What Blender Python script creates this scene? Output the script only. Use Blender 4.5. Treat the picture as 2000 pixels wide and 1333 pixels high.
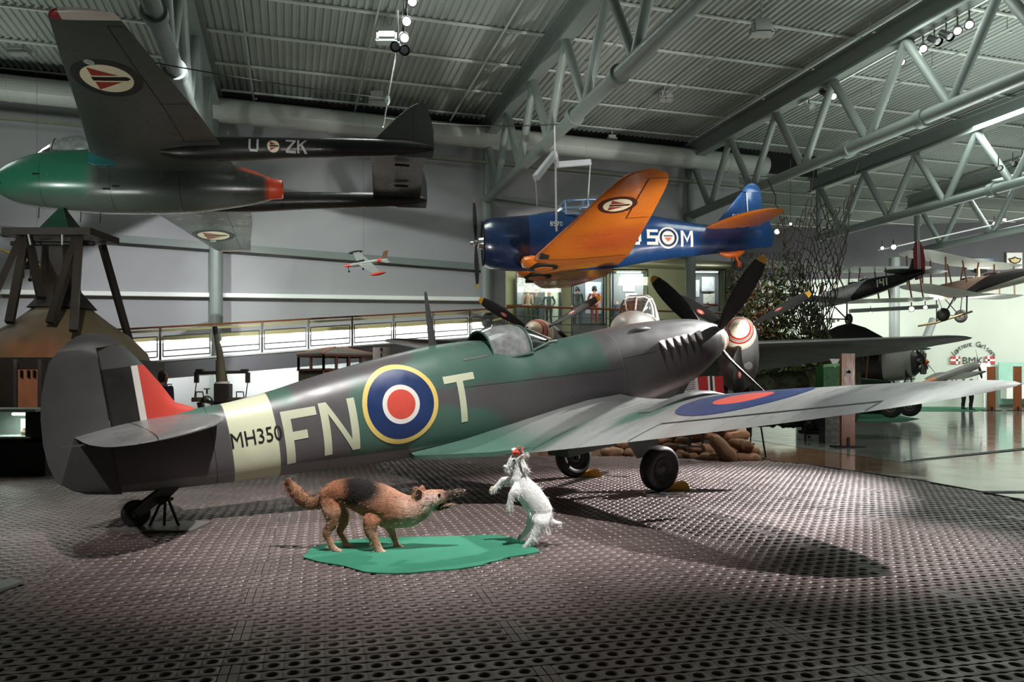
import bpy, bmesh, math, random
import numpy as np
from mathutils import Vector, Matrix
for o in list(bpy.data.objects): bpy.data.objects.remove(o)
scene=bpy.context.scene; COL=scene.collection
random.seed(7); rng=np.random.default_rng(7)
PI=math.pi; sin=math.sin; cos=math.cos
# ---------------------------------------------------------------- camera, world, exposure, lights
F,YH,H=1500.,751.,1.425
cam=bpy.data.cameras.new('camera'); camo=bpy.data.objects.new('camera',cam); COL.objects.link(camo)
cam.sensor_width=36; cam.lens=F/2000*36; cam.shift_y=(YH-666.5)/2000; cam.clip_end=300; cam.clip_start=.05
camo.location=(0,0,H); camo.rotation_euler=(PI/2,0,0); scene.camera=camo
scene.view_settings.view_transform='Standard'; scene.view_settings.look='None'; scene.view_settings.gamma=1
scene.view_settings.exposure=0.0
w=bpy.data.worlds.new('world'); scene.world=w; w.use_nodes=True
w.node_tree.nodes['Background'].inputs[0].default_value=(.75,.9,.85,1); w.node_tree.nodes['Background'].inputs[1].default_value=.02
def lamp(kind,loc,aim,power,color=(1,1,1),size=.15,cone=60,blend=.5,name='spot_and_fill',sy=None):
    l=bpy.data.lights.new(name,kind); o=bpy.data.objects.new(name,l); COL.objects.link(o)
    o.location=loc; l.energy=power; l.color=color
    d=Vector(aim)-Vector(loc); o.rotation_euler=d.to_track_quat('-Z','Y').to_euler()
    if kind=='SPOT': l.spot_size=math.radians(cone); l.spot_blend=blend; l.shadow_soft_size=size
    elif kind=='AREA':
        l.size=size
        if sy: l.shape='RECTANGLE'; l.size_y=sy
    else: l.shadow_soft_size=size
    return o
def wy_(x): return 30+.325*x
# museum spot lamps on the trusses and tracks (some beyond the frame), plus added fill spots and area fills
lamp('SPOT',(1.0,3.6,9.9),(-1.1,7.6,.4),7000,(1,.98,.95),.10,41,1.)
lamp('SPOT',(-5.5,1.5,8.5),(-4.3,7.4,1.2),1900,(1,.99,.97),.12,22,.9)  # added spot, lifts the dark rudder and tail
lamp('SPOT',(-6.0,8.5,6.5),(-9.6,16.3,2.3),900,(1,.97,.9),.15,34,.9)  # added spot to brighten the tower skirt
lamp('SPOT',(-3.2,12.0,7.5),(-5.0,17.8,1.9),1800,(1,.97,.95),.12,34,.9)  # added fill for the kiosk and the gun beside it
lamp('SPOT',(1.6,6.4,9.8),(1.3,10.8,2.0),1700,(1,.98,.96),.1,27,1.)
lamp('SPOT',(11.0,17.7,8.0),(2.1,10.3,0),27000,(1,.97,.97),.12,25,.8)
lamp('SPOT',(9.5,6.5,9.0),(3.7,6.9,1.4),11000,(1,.98,.97),.15,22,.9)  # added spot that lightens the fighter wing top
lamp('SPOT',(7.5,11.0,7.5),(3.4,14.9,.5),1500,(1,.96,.92),.15,28,.9)  # added to brighten the sandbags
lamp('SPOT',(-10.5,8.2,4.2),(-8.3,13.2,1.4),420,(1,.96,.9),.1,22,.9)  # invented small spot for the rusty board
lamp('SPOT',(-9.5,12.5,7.0),(-6.2,8.9,0),1300,(.85,1,.9),.15,40,.8)
lamp('SPOT',(-13.5,6.0,2.6),(-10.6,16.8,5.7),1700,(.92,1,.95),.15,30,.8)
lamp('SPOT',(-2.5,7.5,3.0),(-5.4,17.3,5.9),900,(1,.97,.93),.15,20,.8)
lamp('SPOT',(-5.5,19.5,1.5),(-8.6,21.6,5.4),700,(.92,1,.95),.15,34,.8)  # added from below to lighten the jet's far wing
lamp('SPOT',(7.5,11.5,.5),(3.6,20.0,5.6),5600,(1,.98,.93),.2,44,.8)  # invented floor uplight for the trainer, no fixture
lamp('SPOT',(9.8,20.5,9.4),(5.2,17.6,2.6),2200,(1,.98,.95),.1,40,.6)
lamp('SPOT',(-2,20.5,9.6),(.6,19.0,2.7),900,(1,.98,.92),.1,40,.6)
lamp('SPOT',(5.0,20.5,9.2),(9.0,27.3,3.8),1800,(1,.98,.9),.12,40,.9)  # put in to brighten the leafy net
lamp('SPOT',(12,10,1.5),(10,18.5,2.6),900,(1,.98,.95),.2,60,.8)  # added low fill for the twin-engined plane's wing
lamp('SPOT',(-13.0,14.5,9.2),(-4.5,28.6,2.9),9000,(.93,1,.95),.12,48,1.)
lamp('SPOT',(-4.4,15,9.7),(-13.0,25.6,3.0),7000,(.97,.98,1),.12,46,1.)  # unseen wash added for the left part of the back wall
lamp('SPOT',(-9.5,10.5,1.2),(-7.2,14.5,6.6),420,(.95,1,.95),.3,80,.9)  # invented uplight, lifts the jet wing's dark underside
lamp('SPOT',(-4,11,2),(.5,21.4,5.5),1300,(1,.98,.95),.2,30,.9)  # added fill for the trainer's blue nose
for x,y,e in((-9,10,30),(3,9,30),(-3,20,260),(9,19,240),(17,27,420),(24,36,420),(-17,18,160)): lamp('AREA',(x,y,11.0),(x,y,0),e,(.90,1,.94),3.0,name='roof_fill')  # added area fills under the roof, without fixtures
for x,y,e in((24,41,680),(33,40,900),(42,38,760),(20,46,380)): lamp('AREA',(x,y,6.8),(x+.5,51,.5),e,(.99,1,.96),3.5,name='hall_fill')  # added fills, set low to brighten mainly the lower far wall
for x,y,e in((-2,18,140),(6,15,120),(13,22,430),(-15,21,90),(20,33,260),(2,5,50),(17,18,560)): lamp('AREA',(x,y,6.8 if x<0 else 5.2),(x,y,12),e,(.90,1,.93),2.5,name='ceiling_fill')  # added upward area fills that brighten the ceiling
for x,e in((1.5,150),(6.0,170),(12,170)): lamp('AREA',(x,wy_(x)+2.6,6.6),(x,wy_(x)+4.5,4),e,(1,1,.86),2.5,name='gallery_lamp')

# ---------------------------------------------------------------- helpers
def at(px,py,Y): return Vector(((px-1000)/F*Y,Y,H-(py-YH)/F*Y))
def gnd(px,py,z=0):
    Y=F*(H-z)/(py-YH); return Vector(((px-1000)/F*Y,Y,z))
def lin(c):
    c=[(v/255. if max(c)>1 else v) for v in c]
    return tuple((v/12.92 if v<=.04045 else ((v+.055)/1.055)**2.4) for v in c)+(1,)
class NT:
    def __init__(s,m): s.t=m.node_tree; s.n=s.t.nodes; s.l=s.t.links
    def new(s,ty,**kw):
        n=s.n.new(ty)
        for k,v in kw.items(): setattr(n,k,v)
        return n
    def put(s,sock,v):
        if hasattr(v,'is_output') or isinstance(v,bpy.types.NodeSocket): s.l.new(v,sock)
        else: sock.default_value=v
    def math(s,op,a,b=0.0,c=None):
        n=s.new('ShaderNodeMath',operation=op); s.put(n.inputs[0],a); s.put(n.inputs[1],b)
        if c is not None: s.put(n.inputs[2],c)
        return n.outputs[0]
    def vmath(s,op,a,b=None):
        n=s.new('ShaderNodeVectorMath',operation=op); s.put(n.inputs[0],a)
        if b is not None: s.put(n.inputs[1],b)
        return n.outputs['Value'] if op in('LENGTH','DOT_PRODUCT','DISTANCE') else n.outputs[0]
    def rng(s,v,a,b,lo=0.,hi=1.,smooth=True):
        n=s.new('ShaderNodeMapRange'); n.interpolation_type='SMOOTHSTEP' if smooth else 'LINEAR'
        s.put(n.inputs[0],v); n.inputs[1].default_value=a; n.inputs[2].default_value=b; n.inputs[3].default_value=lo; n.inputs[4].default_value=hi
        return n.outputs[0]
    def mix(s,f,a,b):
        n=s.new('ShaderNodeMix',data_type='RGBA'); s.put(n.inputs[0],f); s.put(n.inputs[6],a); s.put(n.inputs[7],b); return n.outputs[2]
    def noise(s,vec,scale,detail=4,rough=.55):
        n=s.new('ShaderNodeTexNoise'); s.l.new(vec,n.inputs['Vector']); n.inputs['Scale'].default_value=scale
        n.inputs['Detail'].default_value=detail; n.inputs['Roughness'].default_value=rough; return n.outputs[0]
MATS={}
def M(name,rgb,rough=.5,metal=0.,var=.12,scale=4.,bump=0.,bscale=60.,layers=(),emit=0.,ecol=None,coat=0.,rvar=.12,spec=.5,bend=.0,stretch=None):
    """procedural paint: base colour, noise variation, optional painted layers in object space"""
    if name in MATS: return MATS[name]
    m=bpy.data.materials.new(name); m.use_nodes=True; T=NT(m); b=T.n['Principled BSDF']; MATS[name]=m
    tc=T.new('ShaderNodeTexCoord').outputs['Object']
    vec=tc
    if stretch: vec=T.vmath('MULTIPLY',tc,stretch)
    n1=T.noise(vec,scale,5)
    c=lin(rgb)
    if layers:
        wob=None
        if bend:
            nn=T.new('ShaderNodeTexNoise'); T.l.new(tc,nn.inputs['Vector']); nn.inputs['Scale'].default_value=2.2
            wob=T.vmath('ADD',tc,T.vmath('MULTIPLY',T.vmath('SUBTRACT',nn.outputs['Color'],(.5,.5,.5)),(bend,bend,bend)))
        P=wob or tc
        for L in layers:
            k=L[0]
            if k=='ell':
                _,ce,r,soft,col=L
                d=T.vmath('LENGTH',T.vmath('DIVIDE',T.vmath('SUBTRACT',P,ce),r)); f=T.rng(d,1+soft,1-soft)
            elif k=='half':
                _,nv,dd,soft,col=L
                f=T.rng(T.math('SUBTRACT',T.vmath('DOT_PRODUCT',P if soft>.02 else tc,nv),dd),-soft,soft)
            elif k=='box':
                _,conds,soft,col=L; f=None
                for nv,dd in conds:
                    g=T.rng(T.math('SUBTRACT',T.vmath('DOT_PRODUCT',P if soft>.02 else tc,nv),dd),-soft,soft)
                    f=g if f is None else T.math('MULTIPLY',f,g)
            c=T.mix(f,c,lin(col))
    dark=T.mix(1.0,c,(1,1,1,1)); 
    hv=T.n.new('ShaderNodeHueSaturation'); T.put(hv.inputs['Color'],c); T.put(hv.inputs['Value'],T.rng(n1,.2,.8,1-var,1+var,False))
    T.l.new(hv.outputs[0],b.inputs['Base Color'])
    b.inputs['Metallic'].default_value=metal
    T.l.new(T.rng(T.noise(vec,scale*2.3,3),.25,.75,max(.02,rough-rvar),min(1,rough+rvar),False),b.inputs['Roughness'])
    b.inputs['Specular IOR Level'].default_value=spec
    if coat: b.inputs['Coat Weight'].default_value=coat; b.inputs['Coat Roughness'].default_value=.12
    if emit: b.inputs['Emission Color'].default_value=lin(ecol or rgb); b.inputs['Emission Strength'].default_value=emit
    if bump:
        bn=T.new('ShaderNodeBump'); bn.inputs['Strength'].default_value=bump; bn.inputs['Distance'].default_value=.01
        T.l.new(T.noise(tc,bscale,4),bn.inputs['Height']); T.l.new(bn.outputs[0],b.inputs['Normal'])
    return m
def glass(name,tint=(.9,.95,.95),gl=.12,rough=.03,haze=0.):
    if name in MATS: return MATS[name]
    m=bpy.data.materials.new(name); m.use_nodes=True; T=NT(m); MATS[name]=m
    T.n.remove(T.n['Principled BSDF']); out=T.n['Material Output']
    tr=T.new('ShaderNodeBsdfTransparent'); tr.inputs[0].default_value=tuple(tint)+(1,)
    g=T.new('ShaderNodeBsdfGlossy'); g.inputs['Roughness'].default_value=rough
    fr=T.new('ShaderNodeFresnel'); fr.inputs[0].default_value=1.5
    tc=T.new('ShaderNodeTexCoord').outputs['Object']
    f=T.math('ADD',fr.outputs[0],T.rng(T.noise(tc,9,3),.35,.8,0.,gl,False))
    if haze:  # diffuse white for hazy plexiglass, also imitates white reflections on it
        df=T.new('ShaderNodeBsdfDiffuse'); df.inputs[0].default_value=(.8,.82,.82,1); m2=T.new('ShaderNodeMixShader'); T.l.new(T.rng(T.noise(tc,6,3),.3,.75,haze*.7,haze*1.2,False),m2.inputs[0]); T.l.new(tr.outputs[0],m2.inputs[1]); T.l.new(df.outputs[0],m2.inputs[2]); tr=m2
    mx=T.new('ShaderNodeMixShader'); T.l.new(f,mx.inputs[0]); T.l.new(tr.outputs[0],mx.inputs[1]); T.l.new(g.outputs[0],mx.inputs[2]); T.l.new(mx.outputs[0],out.inputs[0])
    return m
class MB:
    def __init__(s): s.v=[]; s.f=[]; s.m=[]
    def add(s,vs,fs,mi=0):
        o=len(s.v); s.v+= [tuple(v) for v in vs]; s.f+=[tuple(i+o for i in f) for f in fs]; s.m+=[mi]*len(fs); return s
    def box(s,c,d,mi=0,R=None):
        c=Vector(c); h=[x/2 for x in d]; vs=[]
        for x in(-1,1):
            for y in(-1,1):
                for z in(-1,1):
                    p=Vector((x*h[0],y*h[1],z*h[2])); vs.append(c+(R@p if R is not None else p))
        return s.add(vs,[(0,1,3,2),(4,6,7,5),(0,4,5,1),(2,3,7,6),(0,2,6,4),(1,5,7,3)],mi)
    def bar(s,p,q,wd,ht,mi=0,up=(0,0,1)):
        p=Vector(p);q=Vector(q);d=(q-p);L=d.length;d=d.normalized();u=Vector(up)
        if abs(d.dot(u))>.98: u=Vector((1,0,0))
        x=d.cross(u).normalized(); z=x.cross(d)
        R=Matrix((d,x,z)).transposed()
        return s.box((p+q)/2,(L,wd,ht),mi,R)
    def rings(s,rings,mi=0,cap=True,closed=True):
        n=len(rings[0]); o=[v for r in rings for v in r]; f=[]
        for i in range(len(rings)-1):
            for j in range(n if closed else n-1):
                k=(j+1)%n; f.append((i*n+j,i*n+k,(i+1)*n+k,(i+1)*n+j))
        if cap and closed:
            f.append(tuple(range(n))[::-1]); b=(len(rings)-1)*n; f.append(tuple(range(b,b+n)))
        return s.add(o,f,mi)
    def tube(s,pts,r,n=8,mi=0,cap=True,flat=1.0):
        pts=[Vector(p) for p in pts]; N=len(pts); rr=r if hasattr(r,'__len__') else [r]*N; R=[]; prev=None
        for i in range(N):
            d=(pts[min(i+1,N-1)]-pts[max(i-1,0)]).normalized()
            if prev is None:
                u=Vector((0,0,1)) if abs(d.z)<.95 else Vector((1,0,0)); x=d.cross(u).normalized()
            else: x=(prev-d*prev.dot(d)).normalized()
            prev=x; y=d.cross(x)
            R.append([pts[i]+(x*cos(2*PI*j/n)+y*sin(2*PI*j/n)*flat)*rr[i] for j in range(n)])
        return s.rings(R,mi,cap)
    def lathe(s,prof,o=(0,0,0),ax=(1,0,0),n=24,mi=0,cap=True,mis=None):
        """prof: (distance along axis, radius)"""
        o=Vector(o); ax=Vector(ax).normalized(); u=Vector((0,0,1)) if abs(ax.z)<.9 else Vector((1,0,0)); x=ax.cross(u).normalized(); y=ax.cross(x)
        R=[[o+ax*a+(x*cos(2*PI*j/n)+y*sin(2*PI*j/n))*max(r,1e-4) for j in range(n)] for a,r in prof]
        if mis is None: return s.rings(R,mi,cap)
        for i in range(len(R)-1): s.rings(R[i:i+2],mis[i],False)
        return s
    def plate(s,poly,t,o,x,y,mi=0):
        """extruded polygon: poly 2d in axes x,y from origin o, thickness t along x cross y (centred)"""
        o=Vector(o);x=Vector(x);y=Vector(y);nn=x.cross(y).normalized(); n=len(poly)
        a=[o+x*p[0]+y*p[1]-nn*t/2 for p in poly]; b=[v+nn*t for v in a]
        return s.add(a+b,[tuple(range(n))[::-1],tuple(range(n,2*n))]+[(i,(i+1)%n,n+(i+1)%n,n+i) for i in range(n)],mi)
    def build(s,name,mats,parent=None,smooth=None,loc=None):
        me=bpy.data.meshes.new(name); me.from_pydata(s.v,[],s.f)
        if not isinstance(mats,(list,tuple)): mats=[mats]
        for m in mats: me.materials.append(m)
        if len(mats)>1: me.polygons.foreach_set('material_index',s.m)
        bm=bmesh.new(); bm.from_mesh(me); bmesh.ops.recalc_face_normals(bm,faces=bm.faces)
        if smooth is not None:
            for f in bm.faces: f.smooth=True
            ca=math.radians(smooth)
            for e in bm.edges:
                if len(e.link_faces)==2 and e.calc_face_angle(0)>ca: e.smooth=False
        bm.to_mesh(me); bm.free()
        o=bpy.data.objects.new(name,me); COL.objects.link(o)
        if parent is not None: o.parent=parent
        if loc is not None: o.location=loc
        return o
def tag(o,label,cat,group=None,kind=None):
    o['label']=label; o['category']=cat
    if group: o['group']=group
    if kind: o['kind']=kind
    return o
def struct(o): o['kind']='structure'; return o
def empty(name,loc=(0,0,0),mat=None):
    o=bpy.data.objects.new(name,None); COL.objects.link(o); o.empty_display_size=.2
    if mat is not None: o.matrix_world=mat
    else: o.location=loc
    return o
def copy_tree(o,parent=None):
    c=o.copy(); COL.objects.link(c)
    if parent is not None: c.parent=parent
    for ch in list(o.children): copy_tree(ch,c)
    return c
def posem(q,sc=1.0):
    """plane-local axes: x forward, y to its left, z up; q = nose position, heading, pitch, roll"""
    X,Y,Z,a,pt,rl=q
    f=Vector((cos(a)*cos(pt),sin(a)*cos(pt),sin(pt))); r0=Vector((sin(a),-cos(a),0)); u0=r0.cross(f)
    r=r0*cos(rl)-u0*sin(rl); u=r0*sin(rl)+u0*cos(rl)
    m=Matrix(((f.x,-r.x,u.x,X),(f.y,-r.y,u.y,Y),(f.z,-r.z,u.z,Z),(0,0,0,1)))
    return m@Matrix.Diagonal((sc,sc,sc,1))
def L(s,y,z): return Vector((-s,-y,z))       # s aft of nose, y to starboard, z up -> local
def spline(xs,ys,x):
    xs=np.asarray(xs,float); ys=np.asarray(ys,float); x=np.clip(np.asarray(x,float),xs[0],xs[-1])
    d=np.diff(ys)/np.diff(xs); m=np.empty(len(xs)); m[0]=d[0]; m[-1]=d[-1]
    for i in range(1,len(xs)-1): m[i]=0 if d[i-1]*d[i]<=0 else 2/(1/d[i-1]+1/d[i])
    i=np.clip(np.searchsorted(xs,x)-1,0,len(xs)-2); h=xs[i+1]-xs[i]; t=(x-xs[i])/h
    return (2*t**3-3*t**2+1)*ys[i]+(t**3-2*t**2+t)*h*m[i]+(-2*t**3+3*t**2)*ys[i+1]+(t**3-t**2)*h*m[i+1]
class Fus:
    """fuselage from sections (s,zbot,ztop,halfwidth[,exponent])"""
    def __init__(s,secs,y0=0.,n=2.15): s.S=np.array([tuple(a[:4])+((a[4],) if len(a)>4 else (n,)) for a in secs],float); s.y0=y0
    def sec(s,x): return [float(spline(s.S[:,0],s.S[:,k],x)) for k in range(1,5)]
    def pt(s,x,t):
        zb,zt,hw,n=s.sec(x); zc=(zb+zt)/2; hh=(zt-zb)/2; c,d=cos(t),sin(t)
        return L(x,s.y0+hw*math.copysign(abs(c)**(2/n),c),zc+hh*math.copysign(abs(d)**(2/n),d))
    def side(s,x,z,sgn=1,off=.003):
        zb,zt,hw,n=s.sec(x); zc=(zb+zt)/2; hh=(zt-zb)/2; a=min(.999,abs(z-zc)/hh)
        return L(x,s.y0+sgn*(hw*(1-a**n)**(1/n)+off),z)
    def ztop(s,x,y):
        zb,zt,hw,n=s.sec(x); zc=(zb+zt)/2; hh=(zt-zb)/2; a=min(.999,abs(y-s.y0)/hw); return zc+hh*(1-a**n)**(1/n)
    def mesh(s,mb,ns=60,nr=40,mi=0,x0=None,x1=None):
        xs=np.linspace(s.S[0,0] if x0 is None else x0,s.S[-1,0] if x1 is None else x1,ns)
        mb.rings([[s.pt(x,2*PI*j/nr) for j in range(nr)] for x in xs],mi); return mb
def clip_poly(polys,step):
    """2d polygons cut on a grid so they can be draped; returns verts, faces"""
    bm=bmesh.new()
    for P in polys: bm.faces.new([bm.verts.new((p[0],p[1],0)) for p in P])
    xs=[v.co.x for v in bm.verts]; ys=[v.co.y for v in bm.verts]
    for ax,a,b in((0,min(xs),max(xs)),(1,min(ys),max(ys))):
        k=a+step
        while k<b-1e-5:
            c=[0,0,0]; c[ax]=k; nn=[0,0,0]; nn[ax]=1
            bmesh.ops.bisect_plane(bm,geom=bm.verts[:]+bm.edges[:]+bm.faces[:],plane_co=c,plane_no=nn); k+=step
    bmesh.ops.triangulate(bm,faces=[f for f in bm.faces if len(f.verts)>4])
    bm.verts.index_update(); vs=[(v.co.x,v.co.y) for v in bm.verts]; fs=[tuple(v.index for v in f.verts) for f in bm.faces]; bm.free(); return vs,fs
def disc(r0,r1,n=40,k=4,cx=0,cy=0):
    vs=[];fs=[]
    if r0<=0:
        for i in range(1,k+1): vs+=[(cx+r1*i/k*cos(2*PI*j/n),cy+r1*i/k*sin(2*PI*j/n)) for j in range(n)]
        vs.append((cx,cy)); c=len(vs)-1; fs=[(c,j,(j+1)%n) for j in range(n)]
        for i in range(k-1): fs+=[(i*n+j,(i+1)*n+j,(i+1)*n+(j+1)%n,i*n+(j+1)%n) for j in range(n)]
    else:
        for i in range(k+1): r=r0+(r1-r0)*i/k; vs+=[(cx+r*cos(2*PI*j/n),cy+r*sin(2*PI*j/n)) for j in range(n)]
        for i in range(k): fs+=[(i*n+j,(i+1)*n+j,(i+1)*n+(j+1)%n,i*n+(j+1)%n) for j in range(n)]
    return vs,fs
def strokes(ch,h,w,t):
    """block letter polygons, origin lower-left"""
    R=lambda x0,y0,x1,y1:[(x0,y0),(x1,y0),(x1,y1),(x0,y1)]
    D={'F':[R(0,0,t,h),R(t,h-t,w,h),R(t,h*.5-t*.4,w*.66,h*.5+t*.6)],'T':[R(0,h-t,w,h),R(w/2-t/2,0,w/2+t/2,h-t)],
       'N':[R(0,0,t,h),R(w-t,0,w,h),[(t,h),(t,h-1.5*t),(w-t,0),(w-t,1.5*t)]],
       'M':[R(0,0,t,h),R(w-t,0,w,h),[(t,h),(t,h-1.4*t),(w/2,h*.25),(w/2,h*.25+1.5*t)],[(w-t,h),(w/2,h*.25+1.5*t),(w/2,h*.25),(w-t,h-1.4*t)]],
       'U':[R(0,t,t,h),R(w-t,t,w,h),R(t*.5,0,w-t*.5,t)],'Z':[R(0,h-t,w,h),R(0,0,w,t),[(0,t),(t*1.3,t),(w,h-t),(w-t*1.3,h-t)]],
       'K':[R(0,0,t,h),[(t,h*.4),(t,h*.4+t*1.2),(w-t*1.2,h),(w,h)],[(t*1.6,h*.52),(t*2.4,h*.68),(w,0),(w-t*1.2,0)]],
       'S':[R(0,h-t,w,h),R(0,h/2-t/2,w,h/2+t/2),R(0,0,w,t),R(0,h/2+t/2,t,h-t),R(w-t,t,w,h/2-t/2)],
       'H':[R(0,0,t,h),R(w-t,0,w,h),R(t,h/2-t/2,w-t,h/2+t/2)],'1':[R(w/2-t/2,0,w/2+t/2,h)],'4':[R(w-t,0,w,h),R(0,h*.4,w-t,h*.4+t),R(0,h*.4+t,t,h)]}
    return D[ch]
def text2d(s,size):
    cu=bpy.data.curves.new('lettering','FONT'); cu.body=s; cu.size=size; cu.resolution_u=3; o=bpy.data.objects.new('lettering',cu); COL.objects.link(o)
    bpy.context.view_layer.update(); me=o.evaluated_get(bpy.context.evaluated_depsgraph_get()).to_mesh()
    vs=[(v.co.x,v.co.y) for v in me.vertices]; fs=[tuple(p.vertices) for p in me.polygons]
    o.evaluated_get(bpy.context.evaluated_depsgraph_get()).to_mesh_clear(); bpy.data.objects.remove(o); bpy.data.curves.remove(cu); return vs,fs
class Wing:
    """half wing: stations (y,le,chord,z,thickness_ratio[,twist]) y outward; side=+1 starboard"""
    def __init__(s,st,side=1): s.S=np.array([tuple(a[:5])+((a[5],) if len(a)>5 else (0.,)) for a in st],float); s.side=side
    def par(s,y): return [float(np.interp(y,s.S[:,0],s.S[:,k])) for k in range(1,6)]
    def pt(s,y,u,top,off=0.):
        le,c,z,tr,tw=s.par(y); t=5*tr*(.2969*math.sqrt(max(u,0))-.126*u-.3516*u*u+.2843*u**3-.1036*u**4)*c
        cam_=.02*c*4*u*(1-u)
        zz=z+cam_+(t+off if top else -t-off)-(u-.25)*c*sin(tw)
        return L(le+u*c,s.side*y,zz)
    def on(s,x,y,top=True,off=.004):
        le,c,_,_,_=s.par(y); return s.pt(y,min(1,max(0,(x-le)/c)),top,off)
    def mesh(s,mb,nu=16,mi=0,ny=None,u0=0,u1=1,ya=None,yb=None):
        ys=s.S[:,0] if ny is None else np.linspace(s.S[0,0],s.S[-1,0],ny)
        ys=[y for y in ys if (ya is None or y>=ya-1e-6) and (yb is None or y<=yb+1e-6)]
        us=[(1-cos(PI*i/nu))/2 for i in range(nu+1)] if u0==0 and u1==1 else [u0+(u1-u0)*i/nu for i in range(nu+1)]
        R=[]
        for y in ys: R.append([s.pt(y,u,True) for u in us]+[s.pt(y,u,False,1e-4) for u in us[::-1]][(1 if u1==1 else 0):(-1 if u0==0 else None)])
        mb.rings(R,mi); return mb
def blade(mb,o,d,ax,R,r0,cmax,tip=0,mi=0,tipmi=1,tw0=.9,tw1=.35,tipfrac=.93,th=.12,n=10):
    """propeller blade from hub o along d, spin axis ax"""
    o=Vector(o);d=Vector(d).normalized();ax=Vector(ax).normalized();t=d.cross(ax).normalized()
    fr=sorted(set([0,.08,.2,.35,.5,.65,.8,.9,tipfrac,.96,.985,1.0])); Rg=[]
    for f in fr:
        c=cmax*(.28+.72*math.sin(min(1,f/.5)*PI/2)) if f<.5 else cmax*math.sqrt(max(.03,1-((f-.5)/.51)**2.6))
        a=tw0+(tw1-tw0)*f; e=t*cos(a)+ax*sin(a); g=d.cross(e); tt=c*th*(1.0-.55*f)+ (.05*(1-f/.2) if f<.2 else 0)*cmax*2
        Rg.append([o+d*(r0+(R-r0)*f)+e*cos(2*PI*j/n)*c/2+g*sin(2*PI*j/n)*tt for j in range(n)])
    k=fr.index(tipfrac); mb.rings(Rg[:k+1],mi,True); mb.rings(Rg[k:],tipmi,True)
def wheel(name,parent,c,ax,r,wd,tyre,hub,hubname='wheel_hub',n=28):
    c=Vector(c); ax=Vector(ax).normalized(); mb=MB(); h=wd/2
    mb.lathe([(-h*.55,r*.5),(-h*.8,r*.62),(-h,r*.78),(-h*.85,r*.92),(-h*.45,r*.99),(0,r),(h*.45,r*.99),(h*.85,r*.92),(h,r*.78),(h*.8,r*.62),(h*.55,r*.5)],c,ax,n)
    o=mb.build(name,tyre,parent,50); m2=MB()
    m2.lathe([(-h*.7,0.001),(-h*.72,r*.12),(-h*.6,r*.16),(-h*.5,r*.4),(-h*.7,r*.5),(h*.7,r*.5),(h*.5,r*.4),(h*.6,r*.16),(h*.72,r*.12),(h*.7,0.001)],c,ax,n)
    for k in range(8):
        pass
    m2.build(hubname,hub,o,40); return o
# ---------------------------------------------------------------- setting
m_wall=M('grey_wall_paint',(150,150,152),.75,var=.05,scale=.6,bump=.05)
m_wallg=M('gallery_wall_paint',(168,172,140),.8,var=.06,scale=.8)
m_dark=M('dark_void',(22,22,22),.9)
m_steel=M('grey_steel_paint',(116,124,120),.42,var=.06,scale=1.5,spec=.4)
m_ceil=M('ceiling_sheet',(150,156,150),.62,var=.06,scale=.8)
m_floor=M('polished_floor',(132,102,78),.10,var=.12,scale=.7,rvar=.05,spec=.6)
m_floor2=M('polished_grey_floor',(132,134,128),.10,var=.08,scale=.7,rvar=.05,spec=.6)
m_psp=M('matting_steel',(112,98,95),.42,metal=.25,var=.25,scale=1.3,rvar=.14,bump=.25,bscale=90)
m_black=M('matt_black',(16,16,16),.6)
m_white=M('white_paint',(225,228,222),.5,var=.04)
m_wood=M('varnished_wood',(150,92,58),.35,var=.25,scale=3,stretch=(6,6,.6))
m_hand=M('handrail_wood',(120,72,40),.4,var=.15)
m_beige=M('beige_metal',(176,166,120),.45,var=.06)
m_chrome=M('bright_metal',(200,200,200),.22,metal=1,var=.05)
m_tube=M('lit_tube',(255,255,250),.4,emit=14.)
m_bulb=M('lit_lamp',(255,250,240),.4,emit=14.)
def wy(x): return 30+.325*x
# floor slabs: brown around the mat, grey beyond
mb=MB(); mb.add([(-40,-10,-.03),(60,-10,-.03),(60,70,-.03),(-40,70,-.03)],[(0,1,2,3)]); struct(mb.build('floor',m_floor))
mb=MB(); g=lambda x,y:tuple(gnd(x,y,-.026)); mb.add([g(1480,862),g(1770,905),g(2000,877),g(2400,838),(60,66,-.026),(8,66,-.026),(6,34,-.026)],[(0,1,2,3,4,5,6)]); struct(mb.build('floor_grey_bay',m_floor2))
mb=MB(); mb.add([g(1905,962),g(2000,961),g(2300,985),g(2000,975)],[(0,1,2,3)]); 
mb.add([(p[0],p[1],-.02) for p in (gnd(1760,903,-.02),gnd(1780,898.5,-.02),gnd(2100,864,-.02),gnd(2100,868.5,-.02))],[(0,1,2,3)],1)
mb.add([(p[0],p[1],-.019) for p in (gnd(1906,963,-.019),gnd(1912,959.5,-.019),gnd(2200,958,-.019),gnd(2200,962,-.019))],[(0,1,2,3)],1); struct(mb.build('floor_marking_lines',[m_floor2,m_black]))
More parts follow.
